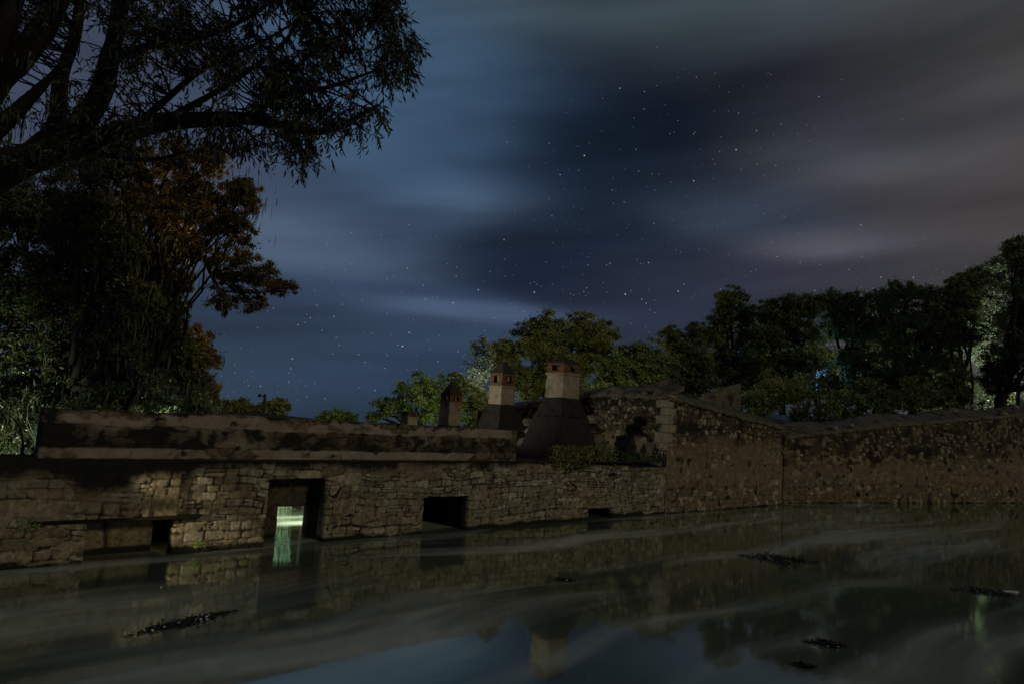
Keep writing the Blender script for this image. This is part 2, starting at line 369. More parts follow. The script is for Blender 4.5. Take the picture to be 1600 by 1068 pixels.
M['moss'] = leaf_mat('hanging_moss', [(0, (0.05, 0.06, 0.04)), (1, (0.14, 0.15, 0.10))], 0.3)
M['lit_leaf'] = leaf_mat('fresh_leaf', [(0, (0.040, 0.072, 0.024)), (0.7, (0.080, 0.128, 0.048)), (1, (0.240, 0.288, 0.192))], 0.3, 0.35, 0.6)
M['reed'] = leaf_mat('reed_blade', [(0, (0.22, 0.33, 0.24)), (0.6, (0.26, 0.38, 0.28)), (1, (0.46, 0.46, 0.35))], 0.3)

# ------------------------------------------------------------------ foliage makers
def leaves_mesh(P, D, Lg, Wd, tint):
    """one folded lance-shaped leaf (two triangles pairs = one rhombus quad) per point"""
    n = len(P); D = D / np.linalg.norm(D, axis=1, keepdims=True)
    r = rng.normal(size=(n, 3)); side = np.cross(D, r); side /= np.linalg.norm(side, axis=1, keepdims=True) + 1e-9
    Lg = Lg[:, None]; Wd = Wd[:, None]
    V = np.stack([P, P + D * Lg * .45 + side * Wd * .5, P + D * Lg, P + D * Lg * .45 - side * Wd * .5], 1).reshape(-1, 3)
    Fq = np.arange(n * 4, dtype=np.int32)
    return V, Fq, np.repeat(tint, 4)
def cloud(blobs, nleaf, size, droop=0.4, asp=0.5, sub=26, subr=0.26, shell=0.55):
    """leaf clumps: blobs = (centre, rx, ry, rz); returns arrays and clump centres"""
    vol = np.array([b[1] * b[2] + b[1] * b[3] for b in blobs]); vol = vol / vol.sum()
    Ps = []; Ts = []; cents = []
    for (c, rx, ry, rz), w in zip(blobs, vol):
        m = max(40, int(nleaf * w)); c = np.array(c)
        u = rng.normal(size=(sub, 3)); u /= np.linalg.norm(u, axis=1, keepdims=True)
        rr = shell + (1 - shell) * rng.random((sub, 1)) ** .6
        cc = c + u * rr * np.array([rx, ry, rz]) * 0.92
        sr = subr * (0.55 + 0.9 * rng.random(sub))
        wt = sr ** 2 / np.sum(sr ** 2); ct = rng.random(sub)
        idx = rng.choice(sub, m, p=wt)
        g = rng.normal(size=(m, 3)); g /= np.linalg.norm(g, axis=1, keepdims=True); g *= np.minimum(np.abs(rng.normal(size=(m, 1))) * .62, 1.5)
        P = cc[idx] + g * sr[idx][:, None] * np.array([rx, ry, rz]) * np.array([1.25, 1.25, 0.8])
        Ps.append(P); Ts.append(np.clip(0.55 * ct[idx] + 0.45 * rng.random(m), 0, 1)); cents.append(cc)
    P = np.concatenate(Ps); T = np.concatenate(Ts); n = len(P)
    D = rng.normal(size=(n, 3)); D[:, 2] -= droop
    Lg = size * (0.5 + 0.9 * rng.random(n))
    V, Fq, tt = leaves_mesh(P, D, Lg, Lg * asp, T)
    return V, Fq, tt, cents
def limb(mb, a, b, r0, r1, bend=0.12, seg=6, k=6):
    a = Vector(a); b = Vector(b); ln = (b - a).length
    off = Vector((random.gauss(0, 1), random.gauss(0, 1), random.gauss(0, .6))) * bend * ln
    pts = []; 
    for i in range(seg + 1):
        t = i / seg; p = a.lerp(b, t) + off * math.sin(math.pi * t) + Vector((random.gauss(0, 1), random.gauss(0, 1), random.gauss(0, 1))) * ln * 0.015 * (0 < i < seg)
        p.z -= 0.0; pts.append(p)
    mb.tube(pts, [r0 + (r1 - r0) * i / seg for i in range(seg + 1)], k)
    return pts
def moss_mesh(anchors, n, length, spread):
    A = np.array(anchors); idx = rng.integers(0, len(A), n); A = A[rng.random(len(A)) < .45] if len(A) > 20 else A; idx = rng.integers(0, len(A), n); P = A[idx] + rng.normal(size=(n, 3)) * spread * (.4 + rng.random(len(A))[idx][:, None])
    Lg = length * (0.3 + rng.random(n) * .7) * (.4 + .6 * rng.random(len(A)))[idx]; w = 0.006 + 0.012 * rng.random(n)
    a = rng.random(n) * 6.283; sd = np.stack([np.cos(a), np.sin(a), 0 * a], 1) * w[:, None]
    sway = rng.normal(size=(n, 3)) * 0.06 * Lg[:, None]; sway[:, 2] = 0
    mid = P + sway - np.array([0, 0, 1]) * (Lg * .5)[:, None]; end = P + sway * .4 - np.array([0, 0, 1]) * Lg[:, None]
    V = np.stack([P - sd * .4, P + sd * .4, mid + sd, mid - sd, mid - sd, mid + sd, end + sd * .2, end - sd * .2], 1).reshape(-1, 3)
    return V, np.arange(n * 8, dtype=np.int32), np.repeat(rng.random(n), 8)
def tree(name, label, cat, base, blobs_px, depth, mat, nleaf, size, trunk_r=0.2, bark='bark', group=None, dd=0.5, droop=0.4, asp=0.5,
         sub=26, subr=0.26, shell=0.55, moss=0, mosslen=0.8, flat=0.9, twigs=True, crown_name='crown'):
    bl = []
    for b in blobs_px:
        x, y, r = b[:3]; D = depth + (b[3] if len(b) > 3 else random.uniform(-dd, dd) * r * depth / F_PX)
        p = at(x, y, D); R = r * D / F_PX
        bl.append((p, R, R * 1.0, R * flat))
    base = Vector(base); root = empty(name, base, label, cat, group)
    V, Fq, tt, cents = cloud(bl, nleaf, size, droop, asp, sub, subr, shell)
    mb = MB()
    cen = sum((b[0] for b in bl), Vector()) / len(bl)
    fork = base.lerp(Vector((cen.x, cen.y, cen.z)), 0.42); fork.x = base.x * .6 + cen.x * .4; fork.y = base.y * .6 + cen.y * .4
    tp = limb(mb, base - Vector((0, 0, .4)), fork, trunk_r, trunk_r * .72, 0.05, 8, 10)
    for (c, rx, ry, rz), cc in zip(bl, cents):
        pts = limb(mb, fork, c, trunk_r * .5, trunk_r * .2, 0.05, 7, 7)
        if twigs:
            for q in cc[::2]:
                limb(mb, pts[random.choice((5, 6, 7, 7))], q, min(trunk_r * .14, .03), .004, 0.08, 4, 4)
    mb.build('trunk', M[bark], root, True)
    me = mesh_np(crown_name, V, Fq, 4, attrs={'tint': tt}); link(crown_name, me, M[mat], root)
    if moss:
        A = np.concatenate(cents); V, Fq, tt = moss_mesh(A, moss, mosslen, 0.22)
        link('hanging_moss', mesh_np('hanging_moss', V, Fq, 4, attrs={'tint': tt}), M['moss'], root)
    return root

# ------------------------------------------------------------------ ground and water
sB = S(1040)
Q0 = on_z(1221, 785); Q1 = on_z(1600, 785)
QV = (Q1 - Q0); QV.z = 0; QV.normalize(); QN = Vector((QV.y, -QV.x, 0))
def hgt(x, y):
    dx = x - W0.x; dy = y - W0.y
    s = dx * DV.x + dy * DV.y; n = dx * NV.x + dy * NV.y
    m = (x - Q0.x) * QN.x + (y - Q0.y) * QN.y
    b = np.maximum(-n, -m)
    far = np.clip(b, 0, 140)
    hL = -1.3 + sstep(5.2, 7.0, b) * 1.75 + 0.03 * np.clip(far - 7, 0, 25)
    hR = -1.3 + sstep(0.25, 0.6, b) * 4.0 + sstep(0.6, 10, b) * 1.3 + 0.04 * np.clip(far - 8, 0, 60)
    t = sstep(sB + 1, sB + 9, s) * sstep(0.05, 0.32, x / np.maximum(y, 1.0))
    h = np.where(b > 0, hL * (1 - t) + hR * t, -1.3)
    h = h + np.where(b > 8, (fbm(x * .08, y * .08, 4) - .5) * 1.0, 0)
    dist = np.hypot(x, y); h = h - (1 - sstep(0.0, 0.32, x / np.maximum(y, 1.0))) * (y > 0) * .045 * np.clip(dist - 62, 0, 2000)
    near = sstep(2.6, 0.2, y + 0.1 * x) * (b < 0)
    h = h + near * 2.5
    return h
def axis(pts):
    o = [];
    for (a, b, st) in pts: o += list(np.arange(a, b, st))
    return np.array(o + [pts[-1][1]])
gx = axis([(-1500, -200, 100), (-200, -60, 10), (-60, 70, 0.7), (70, 200, 10), (200, 1500.1, 100)])
gy = axis([(-1500, -100, 100), (-100, -12, 8), (-12, 75, 0.7), (75, 200, 10), (200, 1500.1, 100)])
X, Y = np.meshgrid(gx, gy); Z = hgt(X, Y)
V = np.stack([X, Y, Z], -1).reshape(-1, 3); nx = len(gx); ny = len(gy)
ii = (np.arange(ny - 1)[:, None] * nx + np.arange(nx - 1)[None]).reshape(-1)
Fq = np.stack([ii, ii + 1, ii + nx + 1, ii + nx], 1)
tag(link('ground', mesh_np('ground', V, Fq, 4, True), M['earth']), 'dark earth banks and hillside around the flooded pool', 'ground', kind='structure')

wm, t = newmat('murky_water')
geo = N(t, 'ShaderNodeTexCoord').outputs['Object']
mp = N(t, 'ShaderNodeMapping'); mp.vector_type = 'TEXTURE'; mp.inputs['Rotation'].default_value = (0, 0, math.atan2(DV.y, DV.x)); t.links.new(geo, mp.inputs['Vector'])
wv = N(t, 'ShaderNodeTexNoise'); wv.inputs['Scale'].default_value = .09; wv.inputs['Detail'].default_value = 2; t.links.new(geo, wv.inputs['Vector'])
mpw = vm(t, 'ADD', mp.outputs[0], vm(t, 'MULTIPLY', vm(t, 'SUBTRACT', wv.outputs['Color'], (.5, .5, .5)).outputs[0], (6, 5.0, 0)).outputs[0]).outputs[0]
al = vm(t, 'MULTIPLY', mpw, (0.06, 0.36, 1)).outputs[0]
s1 = noise(t, al, 1.0, 3, 0.5)
al2 = vm(t, 'MULTIPLY', mpw, (0.10, 0.95, 1)).outputs[0]; s2 = noise(t, al2, 1.0, 3, 0.5)
scum = ramp(t, mth(t, 'ADD', mth(t, 'MULTIPLY', s1, 0.62), mth(t, 'MULTIPLY', s2, 0.38)), [(0.47, 0.0), (0.60, 1.0)])
colw = mix(t, scum, (0.132, 0.150, 0.094), (0.54, 0.58, 0.45))
dif = N(t, 'ShaderNodeBsdfDiffuse'); t.links.new(colw, dif.inputs[0])
gl = N(t, 'ShaderNodeBsdfGlossy'); gl.inputs['Color'].default_value = (0.72, 0.82, 0.72, 1); gl.inputs['Roughness'].default_value = 0.052
bn = N(t, 'ShaderNodeBump'); bn.inputs['Strength'].default_value = 0.12; bn.inputs['Distance'].default_value = 0.01
t.links.new(noise(t, vm(t, 'MULTIPLY', mp.outputs[0], (1.2, 3.0, 1)).outputs[0], 1.0, 3, 0.5), bn.inputs['Height']); t.links.new(bn.outputs[0], gl.inputs['Normal'])
lw = N(t, 'ShaderNodeFresnel'); lw.inputs['IOR'].default_value = 1.33
fac = mth(t, 'ADD', mth(t, 'MULTIPLY', lw.outputs[0], 0.8), mth(t, 'SUBTRACT', 0.37, mth(t, 'MULTIPLY', scum, 0.20)), clamp=True)
mx = N(t, 'ShaderNodeMixShader'); t.links.new(fac, mx.inputs[0]); t.links.new(dif.outputs[0], mx.inputs[1]); t.links.new(gl.outputs[0], mx.inputs[2])
o = N(t, 'ShaderNodeOutputMaterial'); t.links.new(mx.outputs[0], o.inputs[0])
mb = MB(); mb.add([(-70, -30, 0), (80, -30, 0), (80, 75, 0), (-70, 75, 0)], [(0, 1, 2, 3)])
tag(mb.build('water', wm), 'still murky olive pond water reflecting the walls', 'water', kind='structure')

# ------------------------------------------------------------------ masonry walls
def masonry(name, mat, parent, O, dv, nv, sb, zb, res, thick, stone=(0.4, 0.26), relief=0.035, holes=(), top=None, seed=0,
            plaster=None, stain_shade=None, batter=0.0, p=6.0, jit=.24, warp=.16, ragged=0.02, resz=None, back=True, mixs=0, jw=None, coursed=False, cob=None):
    """wall panel: sb/zb are breakpoints (edges of holes included); relief is real geometry"""
    def grid(br, r):
        o = []
        for a, b in zip(br[:-1], br[1:]):
            k = max(1, int(round((b - a) / r))); o += list(a + (b - a) * np.arange(k) / k)
        return np.array(o + [br[-1]])
    gs = grid(sb, res); gz = grid(zb, resz or res)
    Sg, Zg = np.meshgrid(gs, gz); Sg0 = Sg.copy(); Z0 = Zg.copy()
    if top is not None:
        zh = max([h[3] for h in holes] + [zb[0]]); zt = zb[-1]
        tf = top(Sg) + (fbm(Sg * 2.2, Sg * 0 + seed, seed, 4) - .5) * ragged * 2
        Zg = np.where(Zg > zh, zh + (Zg - zh) / (zt - zh) * (tf - zh), Zg)
    j, rid = courses(Sg, Zg, stone[0], stone[1], seed) if coursed else stones(Sg, Zg, stone[0], stone[1], seed, p, jit, warp)
    if mixs:
        j2, rid2 = courses(Sg, Zg, stone[0] * mixs, stone[1] * mixs, seed + 50) if coursed else stones(Sg, Zg, stone[0] * mixs, stone[1] * mixs, seed + 50, p, jit, warp)
        pick = fbm(Sg * .8, Zg * 1.0, seed + 60, 3) > .52
        edge_ = np.abs(fbm(Sg * .8, Zg * 1.0, seed + 60, 3) - .52) < .004
        j = np.where(pick, j2, j); rid = np.where(pick, rid2, rid); j = np.where(edge_, 0, j)
    if jw is not None: j = j / jw(Sg, Zg)
    face = sstep(0.02, 0.16, j) * (0.45 + 0.75 * rid) + 0.35 * (fbm(Sg * 5, Zg * 5, seed + 2) - .5)
    pl = np.zeros_like(Sg) if plaster is None else np.clip(plaster(Sg, Zg), 0, 1)
    stn = np.zeros_like(Sg) if stain_shade is None else stain_shade(Sg, Zg)
    if cob is not None:        # in the blackened upper band only some stones stay pale; render below is pitted
        stn = stn + cob(Sg, Zg) * np.where(rid < .58, .34, -.06) + (1 - cob(Sg, Zg)) * sstep(.74, .80, vnoise(Sg * 4.2, Zg * 4.8, seed + 44)) * .6
    hgtm = relief * face * (1 - pl) + pl * (relief * 0.9 + 0.012 + 0.01 * (fbm(Sg * 3, Zg * 3, seed + 8) - .5))
    zc = (gz[:-1] + gz[1:]) / 2; sc_ = (gs[:-1] + gs[1:]) / 2
    keep = np.ones((len(zc), len(sc_)), bool)
    for (a, b, c, d) in holes:
        keep &= ~((sc_[None] > a) & (sc_[None] < b) & (zc[:, None] > c) & (zc[:, None] < d))
    edge = np.zeros_like(Sg, bool)
    nf = batter * (np.max(zb) - Zg)
    P = np.array(O)[None, None] + Sg[..., None] * np.array(dv) + (hgtm + nf)[..., None] * np.array(nv) + Zg[..., None] * np.array([0, 0, 1.0])
    Pb = np.array(O)[None, None] + Sg[..., None] * np.array(dv) + (-thick + nf * 0)[..., None] * np.array(nv) + Zg[..., None] * np.array([0, 0, 1.0])
    nx = len(gs); nz = len(gz); n = nx * nz
    r, c = np.nonzero(keep); i0 = r * nx + c
    front = np.stack([i0, i0 + 1, i0 + nx + 1, i0 + nx], 1)
    backf = np.stack([i0 + n, i0 + nx + n, i0 + nx + 1 + n, i0 + 1 + n], 1)
    kp = np.pad(keep, 1); rims = []
    for (dr, dc, a, b) in ((-1, 0, 0, 1), (1, 0, nx + 1, nx), (0, -1, nx, 0), (0, 1, 1, nx + 1)):
        nb = kp[r + 1 + dr, c + 1 + dc]; q = i0[~nb]
        rims.append(np.stack([q + b, q + a, q + a + n, q + b + n], 1))
    Fa = np.concatenate([front, backf] + rims) if back else np.concatenate([front] + rims)
    V = np.concatenate([P.reshape(-1, 3), Pb.reshape(-1, 3)])
    att = {'rnd': np.tile(rid.reshape(-1), 2), 'joint': np.tile(np.clip(j, 0, 1).reshape(-1), 2), 'plaster': np.tile(pl.reshape(-1), 2), 'stain_shade': np.tile(stn.reshape(-1), 2)}
    return link(name, mesh_np(name, V, Fa, 4, True, att), mat, parent)

zc0 = -0.35
# --- key positions on the wall plane, read from the photograph
dA0, dA1 = S(415, 0, 800), S(507.5, 0, 800); dAt = sz(460, 747)[1]
wB0, wB1 = S(660, 0, 800), S(731, 0, 800); wBt = sz(697, 775)[1]
oC0, oC1 = S(918, 0, 800), S(957, 0, 800); oCt = sz(938, 793)[1]
rE0, rE1 = S(968, 0, 795), S(1028, 0, 795); rEt = sz(998, 770)[1]
nA0, nA1 = S(130, 0, 840), S(270, 0, 840); nAt = sz(200, 811)[1]
ledge = sz(400, 718)[1]
sL = S(-420); print('chim', [((at(x, 600, D) - W0).dot(DV), (at(x, 600, D) - W0).dot(NV)) for x, D in ((640, 34), (705, 30), (785, 25.5), (880, 22.3))]); print('s positions', sL, nA0, nA1, dA0, dA1, dAt, wB0, wB1, wBt, oC0, oC1, oCt, sB, S(1220), 'ledge', ledge, 'W0', W0, DV)

ruin = empty('stone_building', wp(dA0, -0.5, 0), 'long ruined stone building standing in the water with a plastered parapet and four chimneys', 'building')
def low_top(s): return ledge - 0.02 + 0.0 * s - 0.10 * sstep(S(840), S(880), s) - 0.08 * sstep(S(960), S(1030), s)
def st_low(s, z):
    a = sstep(ledge - 0.32, ledge, z) * 0.50  # darker towards the ledge
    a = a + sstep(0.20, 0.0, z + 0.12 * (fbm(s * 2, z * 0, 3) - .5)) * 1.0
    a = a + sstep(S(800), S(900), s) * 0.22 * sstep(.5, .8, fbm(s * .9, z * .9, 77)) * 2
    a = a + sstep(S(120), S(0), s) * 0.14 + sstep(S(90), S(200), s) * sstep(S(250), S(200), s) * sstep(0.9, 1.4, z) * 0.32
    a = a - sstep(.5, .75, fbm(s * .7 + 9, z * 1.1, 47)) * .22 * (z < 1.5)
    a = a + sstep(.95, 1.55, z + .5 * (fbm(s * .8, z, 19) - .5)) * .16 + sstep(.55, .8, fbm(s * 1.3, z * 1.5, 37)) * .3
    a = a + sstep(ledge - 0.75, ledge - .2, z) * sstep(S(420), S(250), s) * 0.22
    return a
def pl_low(s, z):   # smeared render hides the joints in patches
    q = fbm(s * 0.55 + 3, z * 0.9, 31); r = sstep(0.54, 0.61, q + 0.14 * (fbm(s * 4, z * 4, 9) - .5)) * 0.72 * sstep(S(850), S(790), s)
    return r
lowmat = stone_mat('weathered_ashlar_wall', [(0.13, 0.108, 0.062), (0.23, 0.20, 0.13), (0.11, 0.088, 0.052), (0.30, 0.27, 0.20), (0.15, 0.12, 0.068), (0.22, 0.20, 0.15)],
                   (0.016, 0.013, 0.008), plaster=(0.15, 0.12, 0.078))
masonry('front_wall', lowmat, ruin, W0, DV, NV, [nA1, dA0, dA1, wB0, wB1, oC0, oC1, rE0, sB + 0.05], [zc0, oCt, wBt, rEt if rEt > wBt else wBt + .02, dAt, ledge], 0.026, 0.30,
        stone=(0.46, 0.25), relief=0.032, holes=[(dA0, dA1, zc0 - 1, dAt), (wB0, wB1, zc0 - 1, wBt), (oC0, oC1, zc0 - 1, oCt)], top=low_top, seed=11, stain_shade=st_low, plaster=pl_low, mixs=.62, coursed=True)
# left stretch: bigger rough blocks, standing a little forward, with the recessed panel and lintel
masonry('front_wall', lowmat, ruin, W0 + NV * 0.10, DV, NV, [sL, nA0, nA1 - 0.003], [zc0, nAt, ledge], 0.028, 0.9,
        stone=(0.72, 0.34), relief=0.05, mixs=.6, coursed=True, holes=[(nA0, nA1, zc0 - 1, nAt)], top=low_top, seed=23, stain_shade=st_low, plaster=pl_low, ragged=0.03)
nA2 = S(235, -0.55, 840)
masonry('recessed_panel', lowmat, ruin, W0 - NV * 0.52, DV, NV, [nA0 - .3, nA2], [zc0, nAt + .1], 0.03, 0.3, stone=(1.1, 0.7), relief=0.03, seed=31,
        stain_shade=lambda s, z: sstep(0.2, 0.05, z) * 1.0)
mb = MB(); mb.frame_box(W0, DV, NV, Vector((0, 0, 1)), nA0 - .4, nA1 + .6, -1.9, -1.6, zc0, nAt + .3); mb.frame_box(W0, DV, NV, Vector((0, 0, 1)), nA1 + .62, nA1 + .8, -1.9, -.82, zc0, nAt + .3); mb.build('chamber_wall', M['hood'], ruin)  # near-black back of the recess, its shade put into the colour
# lintel slab above the recess
mb = MB(); l0, l1 = S(60), S(318)
mb.frame_box(W0, DV, NV, Vector((0, 0, 1)), l0, l1, 0.02, 0.20, nAt + 0.005, nAt + 0.055, jit=0.02)
mb.build('lintel', M['dark'], ruin, bevel=0.01)
# the wall at the end of the doorway niche, with the low opening to the lit pool
nn = -0.80
i0_, i1_ = S(431, nn, 815), S(482, nn, 815); it = sz(455, 790, nn)[1]
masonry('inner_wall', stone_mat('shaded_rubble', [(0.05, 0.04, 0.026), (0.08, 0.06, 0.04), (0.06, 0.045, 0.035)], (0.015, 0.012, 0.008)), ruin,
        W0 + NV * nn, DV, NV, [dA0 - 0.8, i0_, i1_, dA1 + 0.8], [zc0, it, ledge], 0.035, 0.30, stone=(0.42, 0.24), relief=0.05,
        holes=[(i0_, i1_, zc0 - 1, it)], seed=41, stain_shade=lambda s, z: 0.36 + sstep(.15, 0, z))  # dark stones and raised offset put the niche shade into the colour
# dark chambers behind the other openings (solid back walls, floor of water)
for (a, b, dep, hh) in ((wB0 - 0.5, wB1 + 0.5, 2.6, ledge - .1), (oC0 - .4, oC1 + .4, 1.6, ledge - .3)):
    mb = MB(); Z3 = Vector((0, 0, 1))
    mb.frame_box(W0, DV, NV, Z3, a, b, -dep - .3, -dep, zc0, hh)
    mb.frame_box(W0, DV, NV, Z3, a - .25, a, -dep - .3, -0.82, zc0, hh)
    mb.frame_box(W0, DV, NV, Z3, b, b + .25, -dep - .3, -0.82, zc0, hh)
    mb.build('chamber_wall', M['hood'], ruin)  # near-black colour stands for the shade inside these chambers
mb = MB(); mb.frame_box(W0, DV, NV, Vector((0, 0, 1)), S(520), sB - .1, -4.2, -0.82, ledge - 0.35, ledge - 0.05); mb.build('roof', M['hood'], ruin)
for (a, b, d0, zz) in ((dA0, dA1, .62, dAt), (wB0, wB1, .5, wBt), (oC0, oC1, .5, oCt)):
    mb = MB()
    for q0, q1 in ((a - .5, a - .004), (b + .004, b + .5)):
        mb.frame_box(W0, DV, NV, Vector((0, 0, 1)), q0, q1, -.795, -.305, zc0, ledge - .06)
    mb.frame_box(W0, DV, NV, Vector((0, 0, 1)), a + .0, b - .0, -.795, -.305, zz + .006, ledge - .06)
    mb.build('door_jamb' if a == dA0 else 'jamb', M['hood'], ruin)  # near-black jambs: the shade within each opening is painted on
# parapet
pn = -0.06
p0, p1 = S(64, pn, 680), S(806, pn, 690)
tx = [(61, 637), (169, 641), (400, 650.5), (540, 657.5), (670, 664.6), (745, 669), (805, 671.5)]
ts = [sz(x, y, pn) for x, y in tx]
def par_top(s): return np.interp(s, [q[0] for q in ts], [q[1] for q in ts])
zt0 = np.mean([q[1] for q in ts]); zb1 = np.mean([sz(x, y, pn)[1] for x, y in ((169, 661), (400, 672), (540, 677), (800, 686))])
zb2 = np.mean([sz(x, y, pn)[1] for x, y in ((67, 698), (540, 703), (720, 706.8))])
print('parapet z', [q[1] for q in ts], zb1, zb2)
def pl_par(s, z):
    e = 0.22 * (fbm(s * 1.6, z * 2, 51) - .5) + .10 * (fbm(s * 5, z * 5, 53) - .5) + 0.03 * (fbm(s * 9, z * 9, 52) - .5)
    band1 = sstep(zb1 - .008, zb1 + .008, z + e * .35) * sstep(zt0 - .05 + .07, zt0 - .05 + .05, z + e * 2.2 + 0.10 * sstep(.52, .62, fbm(s * .8, z * 0, 57)))
    band2 = sstep(zb2 + .008, zb2 - .008, z + e * .3) * sstep(ledge + .0, ledge + .02, z)
    hole = sstep(.60, .63, fbm(s * .9, z * 2.2, 61)) * .9
    end = sstep(S(800), S(794), s); end2 = sstep(S(762), S(757), s)
    return np.maximum(band1 * (1 - hole * .8) * end, band2 * (1 - hole) * end2) + sstep(.57, .6, fbm(s * .5, z * 1.6, 71)) * 0.55 * (z < zb1) * end
def st_par(s, z):
    mid = (z < zb1 + .01) & (z > zb2)
    return 0.30 * mid + sstep(.50, .75, fbm(s * 2.6 + 5.3, z * 4.0, 66)) * .45 + sstep(.5, .8, fbm(s * 7.7, z * 9.0, 67)) * .3 + sstep(zt0 - .07, zt0 + .02, z) * .4 + sstep(S(120), S(62), s) * .25 + mid * sstep(S(430), S(150), s) * .2 + sstep(zb1, zb1 - .12, z) * mid * .18
masonry('parapet', M['parapet'], ruin, W0 + NV * pn, DV, NV, [p0, p1], [ledge - .02, zb2, zb1, max(q[1] for q in ts)], 0.03, 0.45,
        stone=(0.38, 0.17), relief=0.05, top=lambda s: par_top(s) + 0 * s, seed=61, plaster=pl_par, stain_shade=st_par, resz=0.02, ragged=0.035, jit=.42, warp=.6)
mb = MB()      # the ledge at the foot of the parapet
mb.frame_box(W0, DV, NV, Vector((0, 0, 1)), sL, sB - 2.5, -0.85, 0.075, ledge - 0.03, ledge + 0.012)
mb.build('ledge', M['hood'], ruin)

# chimneys
WORN = bpy.data.textures.new('worn', 'CLOUDS'); WORN.noise_scale = .22; WORN.noise_depth = 3
Z3 = Vector((0, 0, 1))
def pz(x, y, D): return at(x, y, D).z
def chimney(x, D, wpx, y_sh_top, y_sh_bot, y_lan, y_apex, flare=None, label=None, small=False):
    c = at(x, y_sh_top, D); c.z = 0
    a = wpx * D / F_PX / 1.41 / 2
    z0 = pz(x, y_sh_bot, D); z1 = pz(x, y_sh_top, D); z2 = pz(x, y_lan, D); z3 = pz(x, y_apex, D)
    root = empty('chimney', Vector((c.x, c.y, 0))); root.parent = ruin; root.matrix_parent_inverse = Matrix.Translation(-ruin.location)
    if label: root['label'] = label
    def prt(mb, nm, mt, bev=0.0, div=False):
        o = mb.build(nm, M[mt], None, bevel=bev); o.parent = root
        if nm in ('shaft', 'hood', 'cap'):
            q = o.modifiers.new('sub', 'SUBSURF'); q.subdivision_type = 'SIMPLE'; q.levels = q.render_levels = 4
            q = o.modifiers.new('worn', 'DISPLACE'); q.texture = WORN; q.strength = .07; q.mid_level = .5; q.texture_coords = 'GLOBAL'
        o.matrix_parent_inverse = Matrix.Translation(-root.location); return o
    # shaft, slightly tapering
    mb = MB(); mb.frame_box(c, DV, NV, Z3, -a * 1.04, a * 1.04, -a * 1.04, a * 1.04, z0, z1, top=(-a, a, -a, a)); prt(mb, 'shaft', 'plaster', .02)
    mb = MB(); mb.frame_box(c, DV, NV, Z3, -a * 1.1, a * 1.1, -a * 1.1, a * 1.1, z1 - .01, z1 + .06); prt(mb, 'cornice', 'plaster', .02)
    # lantern with an opening in each side
    mb = MB(); l = a * 0.97; h = z2 - z1; w = l * 0.42; zb_ = z1 + .06; zo0 = zb_ + (h - .06) * .22; zo1 = zb_ + (h - .06) * .80
    mb.frame_box(c, DV, NV, Z3, -l, l, -l, l, zb_, zo0)
    mb.frame_box(c, DV, NV, Z3, -l, l, -l, l, zo1, z2)
    for sx in (-1, 1):
        for sy in (-1, 1):
            x0, x1 = sorted((sx * l, sx * w)); y0, y1 = sorted((sy * l, sy * w))
            mb.frame_box(c, DV, NV, Z3, x0, x1, y0, y1, zo0, zo1)
    prt(mb, 'lantern', 'brick', .015)
    mb = MB(); l2 = l * 1.10
    mb.frame_box(c, DV, NV, Z3, -l2, l2, -l2, l2, z2, z2 + .05, top=(-l2 * .96, l2 * .96, -l2 * .96, l2 * .96))
    hz = z3 - z2 - .05
    k1 = .93
    mb.frame_box(c, DV, NV, Z3, -l2 * k1, l2 * k1, -l2 * k1, l2 * k1, z2 + .05, z3, top=(-.05, .05, -.05, .05) if not small else (-l2 * .4, l2 * .4, -l2 * .4, l2 * .4))
    prt(mb, 'cap', 'tile', .02)
    if flare:
        yb, wb = flare; b = wb * D / F_PX / 1.41 / 2; zb0 = pz(x, yb, D)
        mb = MB(); zz = [z0, z0 - (z0 - zb0) * .3, zb0]; aa = [a * 1.05, a * 1.05 + (b - a) * .38, b]
        for i in range(2):
            A1, A0 = aa[i], aa[i + 1]
            mb.frame_box(c, DV, NV, Z3, -A0, A0, -A0, A0, zz[i + 1], zz[i], top=(-A1, A1, -A1, A1))
        mb.frame_box(c, DV, NV, Z3, -b, b, -b, b, min(zb0 - .6, 1.8), zb0 - .002)
        prt(mb, 'hood', 'hood', .02)
    else:
        mb = MB(); mb.frame_box(c, DV, NV, Z3, -a * 1.1, a * 1.1, -a * 1.1, a * 1.1, 1.0, z0 - .002); prt(mb, 'hood', 'hood', .02)
    return root
chimney(640, 34, 27, 652, 668, 645, 642, label='stubby broken chimney just showing above the parapet', small=True)
chimney(705, 30, 35, 630, 664, 616, 597, label='short chimney with a steep pointed cap')
chimney(785, 25.5, 40, 605, 632, 583, 564, flare=(672, 76), label='middle chimney with brick lantern and low cap')
chimney(880, 22.3, 52, 586, 622, 568, 556, flare=(718, 132), label='largest chimney with a wide black hood')
# body of the kitchens behind the parapet that carries the chimneys
mb = MB(); mb.frame_box(W0, DV, NV, Z3, S(610), S(800), -16, -4.4, -.3, 2.45)
mb.build('rear_block', M['hood'], ruin)  # near-black colour carries the roof shadow between the hoods

